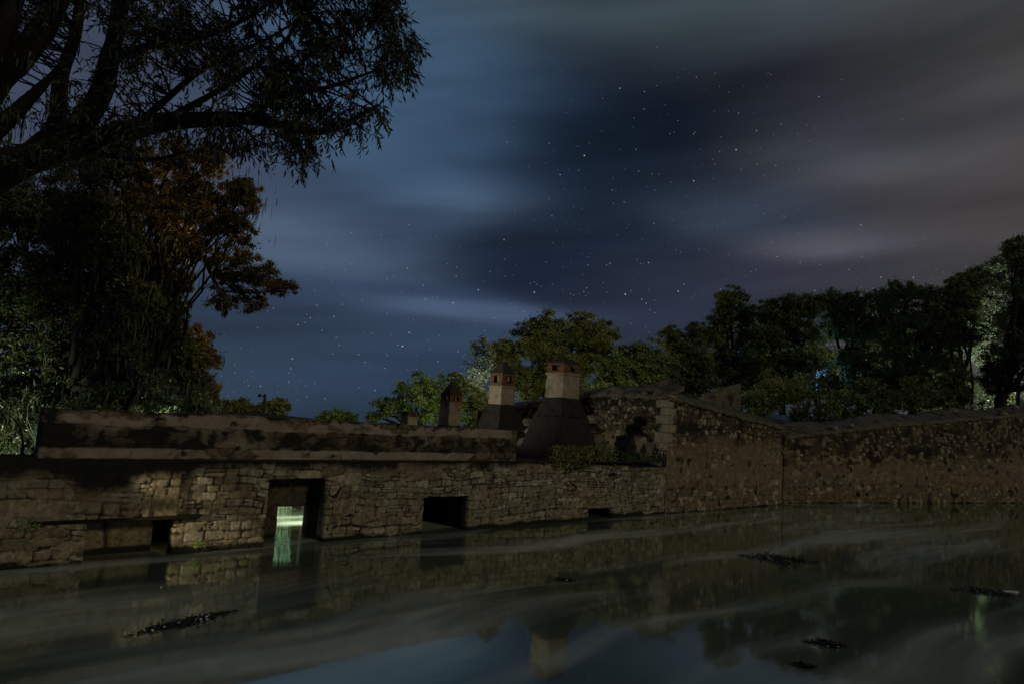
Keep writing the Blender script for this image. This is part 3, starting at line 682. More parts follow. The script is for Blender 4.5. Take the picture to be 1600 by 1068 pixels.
# --- bastion
bas = empty('stone_bastion', wp(sB + 2, -3, 0), 'tall cobbled stone bastion with sloping mossy top rising from the water', 'bastion')
bs1 = S(1220)
btop_px = [(1043, 606), (1100, 622), (1160, 640), (1220, 657)]
bt = [sz(x, y, 0) for x, y in btop_px]
def bas_top(s): return np.interp(s, [q[0] for q in bt], [q[1] for q in bt]) - .28
print('bastion top', bt)
def pl_bas(s, z): return sstep(0.52, 0.60, fbm(s * .8, z * 1.1, 81) + 0.22 * sstep(2.6, 1.6, z) - 0.25 * sstep(2.6, 3.0, z) - .45 * sstep(1.2, .7, z)) * .6
def st_bas(s, z): return sstep(2.3, 3.0, z + .5 * (fbm(s * 2, z * .8, 83) - .5)) * .25 + sstep(.2, 0, z + .1 * fbm(s * 2, z * 0, 7)) * 1.0
masonry('front_face', M['bastion'], bas, W0, DV, NV, [sB + .06, bs1], [zc0, 4.6], 0.035, 0.6, stone=(0.24, 0.18), relief=0.055, top=bas_top, seed=71, cob=lambda s, z: sstep(1.9, 2.6, z + .8 * (fbm(s * 1.2, z, 85) - .5)), jw=lambda s, z: 1 + 2.2 * sstep(2.0, 3.0, z),
        plaster=pl_bas, stain_shade=st_bas, batter=0.012, p=2.2, jit=.4, warp=.5)
# left return face, running back from the corner
lf = [sz(1043, 606)[1] - .25, 4.15, 3.55, 3.15]; lb = [0, 3.2, 7.0, 10.5]
def left_top(s): return np.interp(s, lb, lf)
masonry('side_face', M['bastion'], bas, W0 + DV * (sB + .06), -NV, -DV, [0.02, 10.5], [1.2, 4.6], 0.038, 0.5, stone=(0.21, 0.15), relief=0.05, top=left_top, seed=73, cob=lambda s, z: sstep(2.3, 2.8, z) * .7, jw=lambda s, z: 1 + 2.2 * sstep(2.4, 3.0, z),
        plaster=lambda s, z: sstep(2.9, 2.4, z + .3 * (fbm(s * 2, z * 2, 5) - .5)) * .6, stain_shade=lambda s, z: .30 + sstep(2.9, 3.2, z) * .1, p=2.2, jit=.42, warp=.5)  # even offset darkens this whole face, its shade put into the colour
# quoin strip on the corner
mb = MB(); z = -.3; i = 0
while z < lf[0] - .02:
    h = random.uniform(.26, .40); zt = min(z + h - .012, lf[0] + .02); lw_ = .42 if i % 2 else .25
    mb.frame_box(W0 + DV * (sB + .06), DV, NV, Z3, -.055, lw_, -.3 - (.2 if not i % 2 else 0), .062, z, zt, jit=.008); z += h; i += 1
mb.build('corner_stones', M['plaster'], bas, bevel=.02)
# sloping coping: front and side
def strip(o0, pts0, pts1, th, nm, mt, parent, n=40, seed=0):
    """a thick rough slab between two polylines"""
    V = []; F = []
    A = [Vector(p) for p in pts0]; B = [Vector(p) for p in pts1]
    def samp(P, t):
        k = t * (len(P) - 1); i = min(int(k), len(P) - 2); return P[i].lerp(P[i + 1], k - i)
    m = 6
    for i in range(n + 1):
        for j in range(m + 1):
            p = samp(A, i / n).lerp(samp(B, i / n), j / m)
            q = float(fbm(np.array(i * .7), np.array(j * 1.1), seed)) - .5
            V.append(p + Z3 * (q * .12))
    for i in range(n + 1):
        for j in range(m + 1): V.append(V[i * (m + 1) + j] - Z3 * th)
    K = (n + 1) * (m + 1)
    for i in range(n):
        for j in range(m):
            a = i * (m + 1) + j; F.append((a, a + m + 1, a + m + 2, a + 1)); F.append((a + K, a + 1 + K, a + m + 2 + K, a + m + 1 + K))
        a = i * (m + 1); F.append((a, a + K, a + m + 1 + K, a + m + 1)); b = a + m; F.append((b, b + m + 1, b + m + 1 + K, b + K))
    for j in range(m):
        F.append((j, j + 1, j + 1 + K, j + K)); a = n * (m + 1) + j; F.append((a, a + K, a + 1 + K, a + 1))
    me = bpy.data.meshes.new(nm); me.from_pydata([tuple(v) for v in V], [], F); me.update(); me.polygons.foreach_set('use_smooth', np.ones(len(F), bool))
    return link(nm, me, M[mt], parent)
M['coping'] = simple_mat('lichened_coping', (0.05, 0.045, 0.028), (0.16, 0.14, 0.095), 5, dark=(0.02, 0.022, 0.012), darkpos=(.5, .65), dscale=2.0, bstr=.8, bdist=.05)
fs = np.linspace(sB, bs1 + .1, 8)
strip(None, [wp(s, .10, float(bas_top(s)) + .02) for s in fs], [wp(s, -.9, float(bas_top(s)) + .40) for s in fs], .14, 'coping', 'coping', bas, 60, 3)
ls = np.linspace(0, 10.4, 8)
strip(None, [wp(sB - .06, -l, float(left_top(l)) + .0) for l in ls], [wp(sB + 1.0, -l, float(left_top(l)) + .38) for l in ls], .14, 'coping', 'coping', bas, 50, 5)
# earth fill
mb = MB(); mb.frame_box(W0, DV, NV, Z3, sB + .7, bs1 - .2, -10, -.5, 0, 2.9, top=(sB + 1.2, bs1 - .5, -9, -1.0)); mb.build('fill', M['earth'], bas)
# wedge-shaped merlons on top
def merlon(x0, x1, y0l, y0r, yb, D, th):
    a = at(x0, yb, D); b = at(x1, yb, D + (x1 - x0) * D / F_PX * .5); ta = at(x0, y0l, D); tb = at(x1, y0r, D + (x1 - x0) * D / F_PX * .5)
    off = Vector((.1, th, 0)); mb = MB()
    n = 8; top = []; V = []
    for i in range(n + 1):
        t_ = i / n; lo = a.lerp(b, t_); hi = ta.lerp(tb, t_); lo.z = min(lo.z, hi.z - .02) - .25; j = random.uniform(-.03, .03)
        V += [lo, hi + Z3 * j, hi + off + Z3 * j, lo + off]
    F = [(0, 1, 2, 3), (n * 4, n * 4 + 3, n * 4 + 2, n * 4 + 1)]
    for i in range(n):
        for k in range(4): F.append((i * 4 + k, (i + 1) * 4 + k, (i + 1) * 4 + (k + 1) % 4, i * 4 + (k + 1) % 4))
    mb.add(V, F); return mb.build('battlement', M['coping'], bas, bevel=.02)
merlon(992, 1060, 606, 590, 612, 26.5, .7)
merlon(1100, 1158, 614, 597, 632, 29.5, .7)

# --- right-hand retaining wall
ret = empty('retaining_wall', Q0 + QV * 8, 'long dark retaining wall along the far side of the pond, top rising away', 'wall')
def qs(x, y):
    v = ray(x, y); t_ = -(EYE - Q0).dot(QN) / v.dot(QN); p = EYE + v * t_ - Q0; return p.dot(QV), p.z
rt = [qs(*p) for p in ((1223, 681), (1278, 675), (1370, 664), (1480, 655), (1600, 646), (1800, 632))]
print('ret', rt)
def r_top(s): return np.interp(s, [q[0] for q in rt], [q[1] for q in rt])
re_ = rt[-1][0]
def st_r(s, z):
    q = z / np.maximum(r_top(s), 1)
    return sstep(.36, .62, q + .40 * (fbm(s * 2.2, z * .35, 91) - .5)) * .30 + sstep(.2, 0, z + .15 * fbm(s * 2, z * 0, 7)) * 1.0
masonry('wall_face', M['bastion'], ret, Q0, QV, QN, [0.05, re_], [zc0, 5.0], 0.042, 0.7, stone=(0.25, 0.17), relief=0.07, top=r_top, seed=93, cob=lambda s, z: sstep(.38, .56, z / np.maximum(r_top(s), 1) + .25 * (fbm(s * .9, z, 85) - .5)), jw=lambda s, z: 1 + 2.0 * sstep(2.0, 3.0, z),
        plaster=lambda s, z: sstep(.50, .58, fbm(s * .5, z * .8, 95) + .1 * sstep(2.5, 1.5, z) - .4 * sstep(1.3, .7, z)) * .6, stain_shade=st_r, p=2.4, jit=.4, warp=.5)
rs = np.linspace(0.0, re_, 30)
strip(None, [Q0 + QV * s + QN * .12 + Z3 * (float(r_top(s)) - .02) for s in rs], [Q0 + QV * s - QN * 1.1 + Z3 * (float(r_top(s)) + .42 + .1 * math.sin(s)) for s in rs], .15, 'coping', 'coping', ret, 160, 9)
# loose pale stones along the coping
def rock(mb, p, r):
    P = []; F = []; n = 6
    for i in range(5):
        ph = math.pi * i / 4
        for j in range(n):
            a = 2 * math.pi * j / n + i * .3; rr = r * random.uniform(.75, 1.15)
            P.append(Vector(p) + Vector((math.sin(ph) * math.cos(a) * rr * 1.3, math.sin(ph) * math.sin(a) * rr, math.cos(ph) * rr * .75)))
    for i in range(4):
        for j in range(n): F.append((i * n + j, (i + 1) * n + j, (i + 1) * n + (j + 1) % n, i * n + (j + 1) % n))
    mb.add(P, F)
for k, (x, y, r) in enumerate(((1304, 668, .16), (1330, 664, .12), (1490, 640, .2), (1520, 634, .14), (1585, 636, .2), (1566, 645, .22))):
    s_, z_ = qs(x, y); mb = MB(); rock(mb, Q0 + QV * s_ + Z3 * (z_ ), r); o = mb.build('coping_stone', M['plaster'], ret, True, .01)
# broken stub walls beside the chimneys
for (x, y, D, r, lb_) in ((826, 660, 23.8, .20, 'pale broken wall stub between the two larger chimneys'), (928, 655, 24.5, .26, 'pale rounded wall stub to the right of the largest chimney')):
    mb = MB(); p = at(x, y, D); rock(mb, p, r); rock(mb, p + Vector((.15, .3, -.3)), r * 1.2); rock(mb, p + Vector((.0, .5, -.8)), r * 1.9)
    o = mb.build('rubble_stub', M['coping'], None, True, .02)
    tag(o, lb_, 'rubble')
# rough stones along the sloping side top of the bastion
for l in np.arange(.4, 10.2, .55):
    mb = MB(); rock(mb, wp(sB + random.uniform(-.1, .3), -l, float(left_top(l)) + random.uniform(.0, .16)), random.uniform(.09, .19)); mb.build('coping_stone', M['coping'], bas, True, .01)

# ------------------------------------------------------------------ upper-left overhanging tree
POLY = [(-260, -200), (520, -180), (640, -120), (612, 10), (648, 40), (662, 72), (640, 92), (640, 118), (626, 132), (598, 114), (585, 130), (588, 158), (612, 190), (606, 206), (578, 200), (586, 224), (572, 236), (552, 222), (548, 192), (500, 212), (496, 236), (478, 258), (460, 256), (440, 240), (430, 214), (408, 212), (404, 244), (372, 236), (340, 222), (250, 214), (190, 236), (120, 262), (-260, 300)]
def inpoly(x, y, P=POLY):
    r = False; j = len(P) - 1
    for i in range(len(P)):
        xi, yi = P[i]; xj, yj = P[j]
        if (yi > y) != (yj > y) and x < (xj - xi) * (y - yi) / (yj - yi) + xi: r = not r
        j = i
    return r
hb = wp(S(-60, -1.6) - 0.5, -1.9, 0.3)
hero = empty('overhanging_tree', hb, 'big dark narrow-leaved tree whose long limbs reach over the pond from the bank', 'tree')
BR = [  # pixel x, y, depth, radius
    [(-150, 420, 11.5, .42), (-90, 330, 11.3, .36), (0, 268, 11, .28), (90, 235, 10.8, .22), (170, 215, 10.5, .17), (250, 192, 10.1, .14), (320, 187, 9.8, .11), (395, 186, 9.5, .085), (450, 200, 9.2, .06), (508, 205, 9, .045), (560, 182, 8.8, .028), (590, 165, 8.7, .012)],
    [(90, 235, 10.8, .20), (150, 160, 10.9, .17), (172, 90, 11, .14), (190, 0, 11.1, .11), (200, -120, 11.3, .07)],
    [(20, 262, 11, .20), (85, 200, 11.4, .14), (95, 120, 11.6, .11), (120, 40, 11.8, .09), (130, -100, 12, .05)],
    [(-90, 330, 11.3, .30), (-60, 200, 10.6, .26), (0, 120, 10.4, .21), (40, 80, 10.3, .19), (85, 10, 10.2, .16), (110, -120, 10.2, .1)],
    [(-60, 200, 10.6, .2), (0, 60, 10, .15), (22, 0, 9.9, .12), (40, -120, 9.9, .08)],
    [(-20, 215, 11, .16), (40, 160, 11, .1), (70, 130, 11.2, .07), (110, 90, 11.5, .04)],
    [(170, 215, 10.5, .07), (230, 180, 10.2, .055), (300, 120, 10, .04), (350, 90, 9.8, .03), (420, 60, 9.7, .02), (480, 20, 9.6, .01)],
    [(395, 186, 9.5, .05), (430, 150, 9.3, .04), (500, 140, 9.0, .03), (560, 120, 8.8, .02), (610, 100, 8.7, .012), (655, 62, 8.6, .005)],
    [(250, 192, 10.1, .06), (300, 165, 10.2, .05), (360, 130, 10.3, .04), (440, 70, 10.2, .03), (470, 20, 10.1, .02), (500, -60, 10, .01)],
    [(172, 90, 11, .08), (240, 70, 10.7, .06), (310, 60, 10.4, .045), (400, 20, 10.1, .03), (450, -30, 10, .02)],
    [(430, 150, 9.3, .03), (480, 90, 9.2, .02), (540, 50, 9.0, .014), (600, 20, 8.9, .006)],
    [(450, 200, 9.2, .03), (440, 215, 9.1, .02), (470, 225, 9.0, .01)],
    [(190, 0, 11.1, .07), (280, -20, 10.8, .05), (360, -60, 10.5, .03)],
    [(320, 187, 9.8, .03), (380, 200, 9.6, .02), (400, 230, 9.6, .008)],
    [(150, 240, 10.7, .05), (230, 250, 11.0, .03), (300, 235, 11, .015)],
]
mb = MB(); bp = []
for b in BR:
    pts = [at(x, y, D) for x, y, D, r in b]; rad = [q[3] for q in b]
    P2 = []; R2 = []
    for i in range(len(pts) - 1):
        p_ = pts[max(i - 1, 0)]; n_ = pts[min(i + 2, len(pts) - 1)]
        for k in range(4):
            t_ = k / 4; a, c = pts[i], pts[i + 1]
            m0 = (c - p_) * .5; m1 = (n_ - a) * .5
            h = a * (2 * t_ ** 3 - 3 * t_ ** 2 + 1) + m0 * (t_ ** 3 - 2 * t_ ** 2 + t_) + c * (-2 * t_ ** 3 + 3 * t_ ** 2) + m1 * (t_ ** 3 - t_ ** 2)
            P2.append(h); R2.append((rad[i] + (rad[i + 1] - rad[i]) * t_) * random.uniform(.93, 1.09))
    P2.append(pts[-1]); R2.append(rad[-1])
    mb.tube(P2, R2, 9); bp += [(p, r) for p, r in zip(P2, R2)]
top0 = at(-150, 420, 11.5)
mb.tube([hb - Vector((0, 0, .6)), hb + (top0 - hb) * .35 + Vector((.1, 0, 0)), hb + (top0 - hb) * .7, top0], [.62, .5, .46, .42], 12)
# clump twigs inside the traced outline
bpn = np.array([tuple(p) for p, r in bp])
cl = []; tries = 0
while len(cl) < 1750 and tries < 60000:
    tries += 1
    x = random.uniform(-240, 665); y = random.uniform(-190, 262)
    if not inpoly(x, y): continue
    g = float(fbm(np.array(x * .016), np.array(y * .022), 101, 3))
    dens = 1.0 if x > 330 else .62
    if g < .44 and random.random() > .25: continue
    if 195 < x < 335 and 118 < y < 185 and random.random() > .28: continue
    if x < 175 and 60 < y < 215 and random.random() > .35: continue
    if random.random() > dens: continue
    u = (x + 200) / 860; D = 11.3 - 2.5 * max(0, u) + random.gauss(0, .55)
    cl.append(at(x, y, D))
P = []; Dd = []; Tt = []
for c in cl:
    d2 = ((bpn - np.array(c)) ** 2).sum(1); i = int(np.argmin(d2 * (1 + .6 * rng.random(len(d2)))))
    a = Vector(bpn[i]); v = c - a
    if v.length > 2.6: continue
    pts = limb(mb, a, c, min(.016, bp[i][1] * .7), .003, .14, 5, 4)
    # a few hanging sprays from the end of the twig
    out = v.normalized() if v.length > .01 else Vector((1, 0, 0))
    for k in range(random.randint(2, 4)):
        dr = (out * random.uniform(.1, .7) + Vector((random.gauss(0, .45), random.gauss(0, .45), random.uniform(-1.0, .25)))).normalized()
        st0 = pts[random.choice((3, 4, 5))]; ln = random.uniform(.12, .32); m = random.randint(8, 14)
        for q in range(m):
            t_ = q / m; p = st0 + dr * ln * t_ + Vector((0, 0, -.12 * t_ * t_))
            dd_ = dr * .7 + Vector((random.gauss(0, .55), random.gauss(0, .55), random.gauss(-.55, .4)))
            P.append(tuple(p)); Dd.append(tuple(dd_)); Tt.append(random.random())
mb.build('trunk', M['bark'], hero, True)
P = np.array(P); Dd = np.array(Dd); Lg = .065 + .075 * rng.random(len(P))
V, Fq, tt = leaves_mesh(P, Dd, Lg, Lg * .23, np.array(Tt)); print('hero leaves', len(P))
link('crown', mesh_np('crown', V, Fq, 4, attrs={'tint': tt}), M['leaf_willow'], hero)
lowb = [tuple(p) for p, r in bp if r > .06]
V, Fq, tt = moss_mesh(lowb, 1500, .4, .10); link('hanging_moss', mesh_np('hanging_moss', V, Fq, 4, attrs={'tint': tt * .4}), M['moss'], hero)

# ------------------------------------------------------------------ trees behind the wall on the left
def gb(x, D, z=None):
    p = at(x, 650, D); p.z = float(hgt(np.array(p.x), np.array(p.y))) if z is None else z; return p
tree('evergreen_tree', 'huge dark leafy tree hung with moss behind the wall, filling the left edge', 'tree', gb(60, 19), [
    (40, 330, 95), (150, 320, 80), (-60, 300, 110), (60, 430, 95), (150, 420, 85), (225, 440, 62), (232, 500, 58), (120, 500, 80), (20, 510, 85), (-70, 450, 100), (200, 560, 60), (255, 545, 45), (90, 565, 60), (235, 390, 50), (175, 390, 55, -3), (215, 470, 45, -3), (185, 540, 50, -3), (120, 340, 60, -3), (165, 270, 45, -3), (250, 430, 42, -1.5), (268, 395, 34, -1.2), (276, 440, 32, -1.5), (270, 350, 30, -1), (258, 478, 40, -1.6), (262, 522, 38, -1.6), (285, 560, 38, -1.5), (240, 590, 45, -1.4), (300, 600, 36, -1.5), (180, 600, 40, -2)],
     18, 'leaf_dark', 190000, .10, .20, moss=3500, mosslen=.6, sub=64, subr=.19, shell=.25)
tree('autumn_tree', 'tree with rusty orange leaves between the dark mossy trees and the open sky', 'tree', gb(150, 16.5), [
    (235, 285, 45), (300, 280, 48), (330, 325, 52), (385, 300, 26), (290, 340, 46), (372, 350, 34), (240, 330, 42), (330, 250, 36), (270, 245, 40), (370, 300, 30), (395, 318, 18), (215, 250, 40), (300, 380, 26)],
     15.5, 'leaf_orange', 62000, .065, .085, sub=60, subr=.17, shell=.2, asp=.45, moss=500, mosslen=.6)
# crooked bough with its own hanging crown
bough = empty('leaning_tree', gb(230, 17), 'slim tree with a crooked bough bending out and down over the parapet, foliage browning', 'tree')
mb = MB(); bpx = [(215, 640, 17, .09), (235, 500, 16.8, .08), (262, 400, 16.4, .07), (280, 352, 16, .065), (292, 385, 15.8, .06), (318, 402, 15.6, .055), (330, 430, 15.5, .045), (345, 455, 15.4, .03), (400, 458, 15.3, .018), (440, 450, 15.2, .008)]
mb.tube([gb(215, 17) - Vector((0, 0, .3))] + [at(x, y, D) for x, y, D, r in bpx], [.10] + [q[3] for q in bpx], 7)
bl = []
for (x, y, r) in ((375, 405, 44), (410, 425, 30), (360, 440, 34), (348, 470, 26), (395, 470, 26), (430, 448, 24), (453, 450, 15), (330, 400, 22)):
    p = at(x, y, 15.4 + random.uniform(-.4, .4)); R = r * 15.4 / F_PX; bl.append((p, R, R, R * .85))
V, Fq, tt, cents = cloud(bl, 16000, .065, .6, .45, 34, .19, .2)
for (c, *_), cc in zip(bl, cents):
    st0 = at(330, 430, 15.5); pts = limb(mb, st0, c, .025, .01, .1, 5, 5)
    for q in cc: limb(mb, pts[random.choice((2, 3, 4))], q, .008, .002, .1, 4, 4)
mb.build('trunk', M['bark_pale'], bough, True)
tt = np.clip(tt * .75, 0, 1); link('crown', mesh_np('crown', V, Fq, 4, attrs={'tint': tt}), M['leaf_orange'], bough)
V, Fq, tt = moss_mesh([tuple(at(350, 485, 15.4)), tuple(at(354, 480, 15.4))], 60, .4, .03); link('hanging_moss', mesh_np('hanging_moss', V, Fq, 4, attrs={'tint': tt * .3}), M['moss'], bough)
tree('small_tree', 'small tree with green and rust leaves at the edge of the dark grove', 'tree', gb(280, 22), [
    (300, 530, 34), (320, 560, 26), (300, 600, 36), (325, 608, 20), (285, 570, 34)], 21, 'leaf_orange', 11000, .12, .12, sub=22, shell=.3, bark='bark_pale')
mb = MB()
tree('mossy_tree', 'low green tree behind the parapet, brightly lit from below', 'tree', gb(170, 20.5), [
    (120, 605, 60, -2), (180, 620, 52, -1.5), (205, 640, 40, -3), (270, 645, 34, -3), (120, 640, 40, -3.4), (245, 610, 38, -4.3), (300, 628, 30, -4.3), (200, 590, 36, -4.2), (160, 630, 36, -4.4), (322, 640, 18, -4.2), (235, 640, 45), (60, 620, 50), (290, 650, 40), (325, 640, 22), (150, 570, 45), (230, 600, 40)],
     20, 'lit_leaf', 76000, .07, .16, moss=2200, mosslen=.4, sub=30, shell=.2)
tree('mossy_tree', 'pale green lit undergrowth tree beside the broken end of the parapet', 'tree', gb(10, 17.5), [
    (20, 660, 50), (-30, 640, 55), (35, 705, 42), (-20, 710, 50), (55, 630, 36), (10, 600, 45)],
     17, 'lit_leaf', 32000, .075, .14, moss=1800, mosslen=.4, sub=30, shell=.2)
# bare dark stems in front of the lit foliage
for k, pl in enumerate(([(32, 730, .03), (36, 690, .026), (30, 665, .02), (18, 650, .012), (4, 640, .006)], )):
    r_ = empty('sapling', at(*pl[0][:2], 13.5), 'thin dark leafless sapling at the end of the parapet against lit leaves', 'sapling'); mb = MB()
    mb.tube([at(x, y, 13.5) for x, y, r in pl], [q[2] for q in pl], 6)
    mb.tube([at(36, 700, 13.5), at(44, 690, 13.5), at(46, 680, 13.5)], [.018, .013, .006], 5)
    mb.tube([at(34, 680, 13.5), at(24, 668, 13.5), at(16, 672, 13.5)], [.012, .008, .004], 5)
    mb.build('trunk', M['bark'], r_, True)
# reeds at the far side of the hidden pool, lit by the pool lamp (seen mirrored through the doorway)
def reeds(name, label, s0, s1, n0, n1, cnt, hgt_, zb_=-.05, mat='reed', grp=None):
    n = cnt; s_ = s0 + (s1 - s0) * rng.random(n); q = n0 + (n1 - n0) * rng.random(n)
    B = np.array(W0)[None] + s_[:, None] * np.array(DV) + q[:, None] * np.array(NV); B[:, 2] = zb_
    H = hgt_ * (.5 + .7 * rng.random(n)); a = rng.random(n) * 6.28; w = .008 + .014 * rng.random(n)
    sd = np.stack([np.cos(a), np.sin(a), 0 * a], 1) * w[:, None]; ln_ = rng.normal(size=(n, 3)) * .22 * H[:, None]; ln_[:, 2] = 0
    Z = np.array([0, 0, 1.0]); m = B + Z * (H * .35)[:, None] + ln_ * .15; tp_ = B + Z * H[:, None] + ln_
    V = np.stack([B - sd, B + sd, m + sd, m - sd, m - sd, m + sd, tp_ + sd * .2, tp_ - sd * .2], 1).reshape(-1, 3)
    t0 = rng.random(n) * .5; lowt = .85 + .15 * rng.random(n)
    tt = np.stack([lowt, lowt, lowt * .9, lowt * .9, t0, t0, t0, t0], 1).reshape(-1)
    o = link(name, mesh_np(name, V, np.arange(n * 8, dtype=np.int32), 4, attrs={'tint': tt}), M[mat]); return o
tag(reeds('reed_bed', '', -1.0, 9.0, -6.6, -5.0, 16000, 2.1), 'floodlit green reeds growing by the hidden pool behind the doorway', 'reeds', kind='stuff')

# ------------------------------------------------------------------ distant and right-hand trees
BG = 'trees beyond the parapet'
tree('small_tree', 'faint rusty round treetop low on the horizon beside the dark grove', 'tree', gb(340, 62), [(337, 634, 15)], 62, 'leaf_orange', 1500, .35, .15, group=BG, twigs=False)
tree('small_tree', 'pale olive round treetop behind the parapet just left of the pole', 'tree', gb(372, 60), [(358, 638, 16), (378, 634, 18), (390, 642, 14)], 60, 'leaf_olive', 4000, .3, .15, group=BG, shell=.15, subr=.22, sub=40)
tree('small_tree', 'pale olive round treetop directly behind the thin pole', 'tree', gb(432, 58), [(416, 638, 15), (436, 636, 18)], 58, 'leaf_olive', 4000, .3, .15, group=BG, shell=.15, subr=.22, sub=40)
tree('small_tree', 'lone green treetop peeping over the middle of the parapet', 'tree', gb(530, 56), [(515, 655, 18), (535, 654, 20), (550, 660, 14)], 56, 'leaf_green', 3600, .3, .15, group=BG, shell=.15, subr=.22, sub=40)
tree('bushy_tree', 'bright green bushy tree left of the pointed chimney', 'tree', gb(650, 44), [
    (652, 608, 32), (680, 603, 26), (625, 628, 28), (598, 640, 20), (583, 650, 14), (665, 640, 36), (700, 640, 32)], 43, 'leaf_green', 22950, .16, .25, group=BG, shell=.15, subr=.22, sub=40)
tree('bushy_tree', 'low green tree filling the gap between the pointed and middle chimneys', 'tree', gb(735, 46), [
    (715, 596, 20), (735, 625, 30), (760, 640, 26), (745, 660, 26)], 45, 'leaf_olive', 12150, .16, .2, group=BG, shell=.15, subr=.22, sub=40)
tree('slender_tree', 'thin silvery tree with sparse pale leaves rising left of the broad crown', 'tree', gb(750, 52), [
    (748, 575, 24), (765, 550, 18), (744, 545, 16), (775, 580, 20), (742, 600, 18), (755, 530, 9)], 51, 'leaf_pale', 5670, .16, .13, bark='bark_pale', group=BG, shell=.12, subr=.22, sub=58)
RG = 'trees on the slope beyond the walls'
tree('broad_tree', 'broad round-crowned olive green tree behind the largest chimney', 'tree', gb(880, 48), [
    (795, 555, 34), (825, 525, 34), (862, 513, 32), (850, 555, 43), (905, 512, 32), (942, 522, 30), (925, 550, 41), (880, 570, 46), (890, 610, 41), (800, 590, 32), (835, 600, 34)],
     47, 'leaf_olive', 117733, .16, .4, group=RG, shell=.12, subr=.22, sub=58)
tree('round_tree', 'dark green tree sloping down to the right of the broad olive crown', 'tree', gb(990, 44), [
    (975, 562, 34), (1005, 565, 34), (1030, 585, 36), (960, 600, 41), (1000, 610, 39), (1040, 615, 34)], 43, 'leaf_mid', 76525, .16, .3, group=RG, shell=.12, subr=.22, sub=58)
tree('round_tree', 'double-headed small dark tree above the first battlement', 'tree', gb(1070, 52), [
    (1048, 527, 24), (1085, 523, 23), (1068, 560, 36), (1045, 580, 30), (1095, 570, 30), (1060, 605, 30), (1100, 600, 28)], 51, 'leaf_mid', 54018, .16, .25, group=RG, shell=.12, subr=.22, sub=58)
tree('tall_tree', 'tall dark tree with a rounded head standing above its neighbours', 'tree', gb(1148, 54), [
    (1143, 470, 30), (1128, 490, 25), (1165, 492, 25), (1110, 522, 27), (1175, 530, 25), (1130, 560, 25), (1150, 590, 32), (1110, 580, 30), (1180, 570, 26)], 53, 'leaf_mid', 58519, .16, .3, group=RG, shell=.12, subr=.22, sub=58)
tree('thick_tree', 'dense dark tree right of the tall round-headed tree', 'tree', gb(1225, 52), [
    (1205, 488, 27), (1240, 480, 30), (1270, 478, 25), (1235, 515, 36), (1200, 530, 30), (1262, 520, 27), (1195, 575, 30), (1230, 560, 32), (1255, 565, 26), (1215, 610, 32)], 51, 'leaf_mid', 72025, .16, .3, group=RG, shell=.12, subr=.22, sub=58)
tree('thick_tree', 'tree with gaps of blue light showing low in its crown', 'tree', gb(1320, 52), [
    (1300, 475, 30), (1335, 478, 30), (1322, 510, 34), (1355, 520, 34), (1350, 570, 32), (1330, 560, 28), (1340, 610, 34), (1300, 600, 20)], 51, 'leaf_mid', 58519, .16, .28, group=RG, shell=.12, subr=.22, sub=58)
tree('thick_tree', 'wide dark tree with a twiggy flat top in the middle of the slope', 'tree', gb(1420, 50), [
    (1385, 468, 30), (1415, 458, 30), (1450, 466, 30), (1400, 510, 41), (1450, 520, 41), (1410, 565, 46), (1470, 560, 39), (1390, 600, 40), (1440, 605, 40), (1490, 600, 34)], 49, 'leaf_mid', 85529, .16, .32, group=RG, shell=.12, subr=.22, sub=58)
tree('thick_tree', 'dark tree leaning up toward the pale lit crown', 'tree', gb(1505, 50), [
    (1492, 452, 25), (1520, 440, 27), (1500, 480, 32), (1475, 500, 25), (1500, 525, 26)], 49, 'leaf_mid', 38261, .16, .28, group=RG, shell=.12, subr=.22, sub=58)
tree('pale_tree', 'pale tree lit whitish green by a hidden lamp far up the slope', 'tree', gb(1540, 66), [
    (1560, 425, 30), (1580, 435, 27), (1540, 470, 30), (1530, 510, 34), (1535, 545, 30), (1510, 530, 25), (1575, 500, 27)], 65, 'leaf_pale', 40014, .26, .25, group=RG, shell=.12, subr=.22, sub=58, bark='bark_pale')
tree('crooked_tree', 'dark tree with a thick black trunk at the right edge, crown rising highest', 'tree', gb(1545, 44), [
    (1590, 388, 25), (1605, 410, 30), (1610, 460, 39), (1590, 500, 34), (1625, 540, 50), (1570, 560, 34), (1660, 470, 57), (1560, 590, 30), (1650, 590, 46)], 44, 'leaf_mid', 72025, .16, .42, group=RG, shell=.12, subr=.22, sub=58)
for (x, yt, lb_) in ((1075, 560, 'back row tree glimpsed behind the double-headed tree'), (1180, 520, 'back row tree filling the gap right of the tall tree'), (1275, 515, 'back row tree behind the blue light'), (1370, 510, 'back row tree behind the wide flat-topped one'), (1455, 520, 'back row tree before the pale lit crown')):
    tree('forest_tree', lb_, 'tree', gb(x, 72), [(x - 36, yt - 4, 38), (x + 32, yt - 18, 38), (x, yt + 22, 44), (x, yt + 50, 48), (x - 40, yt + 80, 40), (x + 40, yt + 80, 40), (x, yt + 100, 40)], 72, 'leaf_mid', 19500, .28, .3, group=RG, shell=.12, subr=.22, sub=58, twigs=False)
SG = 'bushes along the top of the far walls'
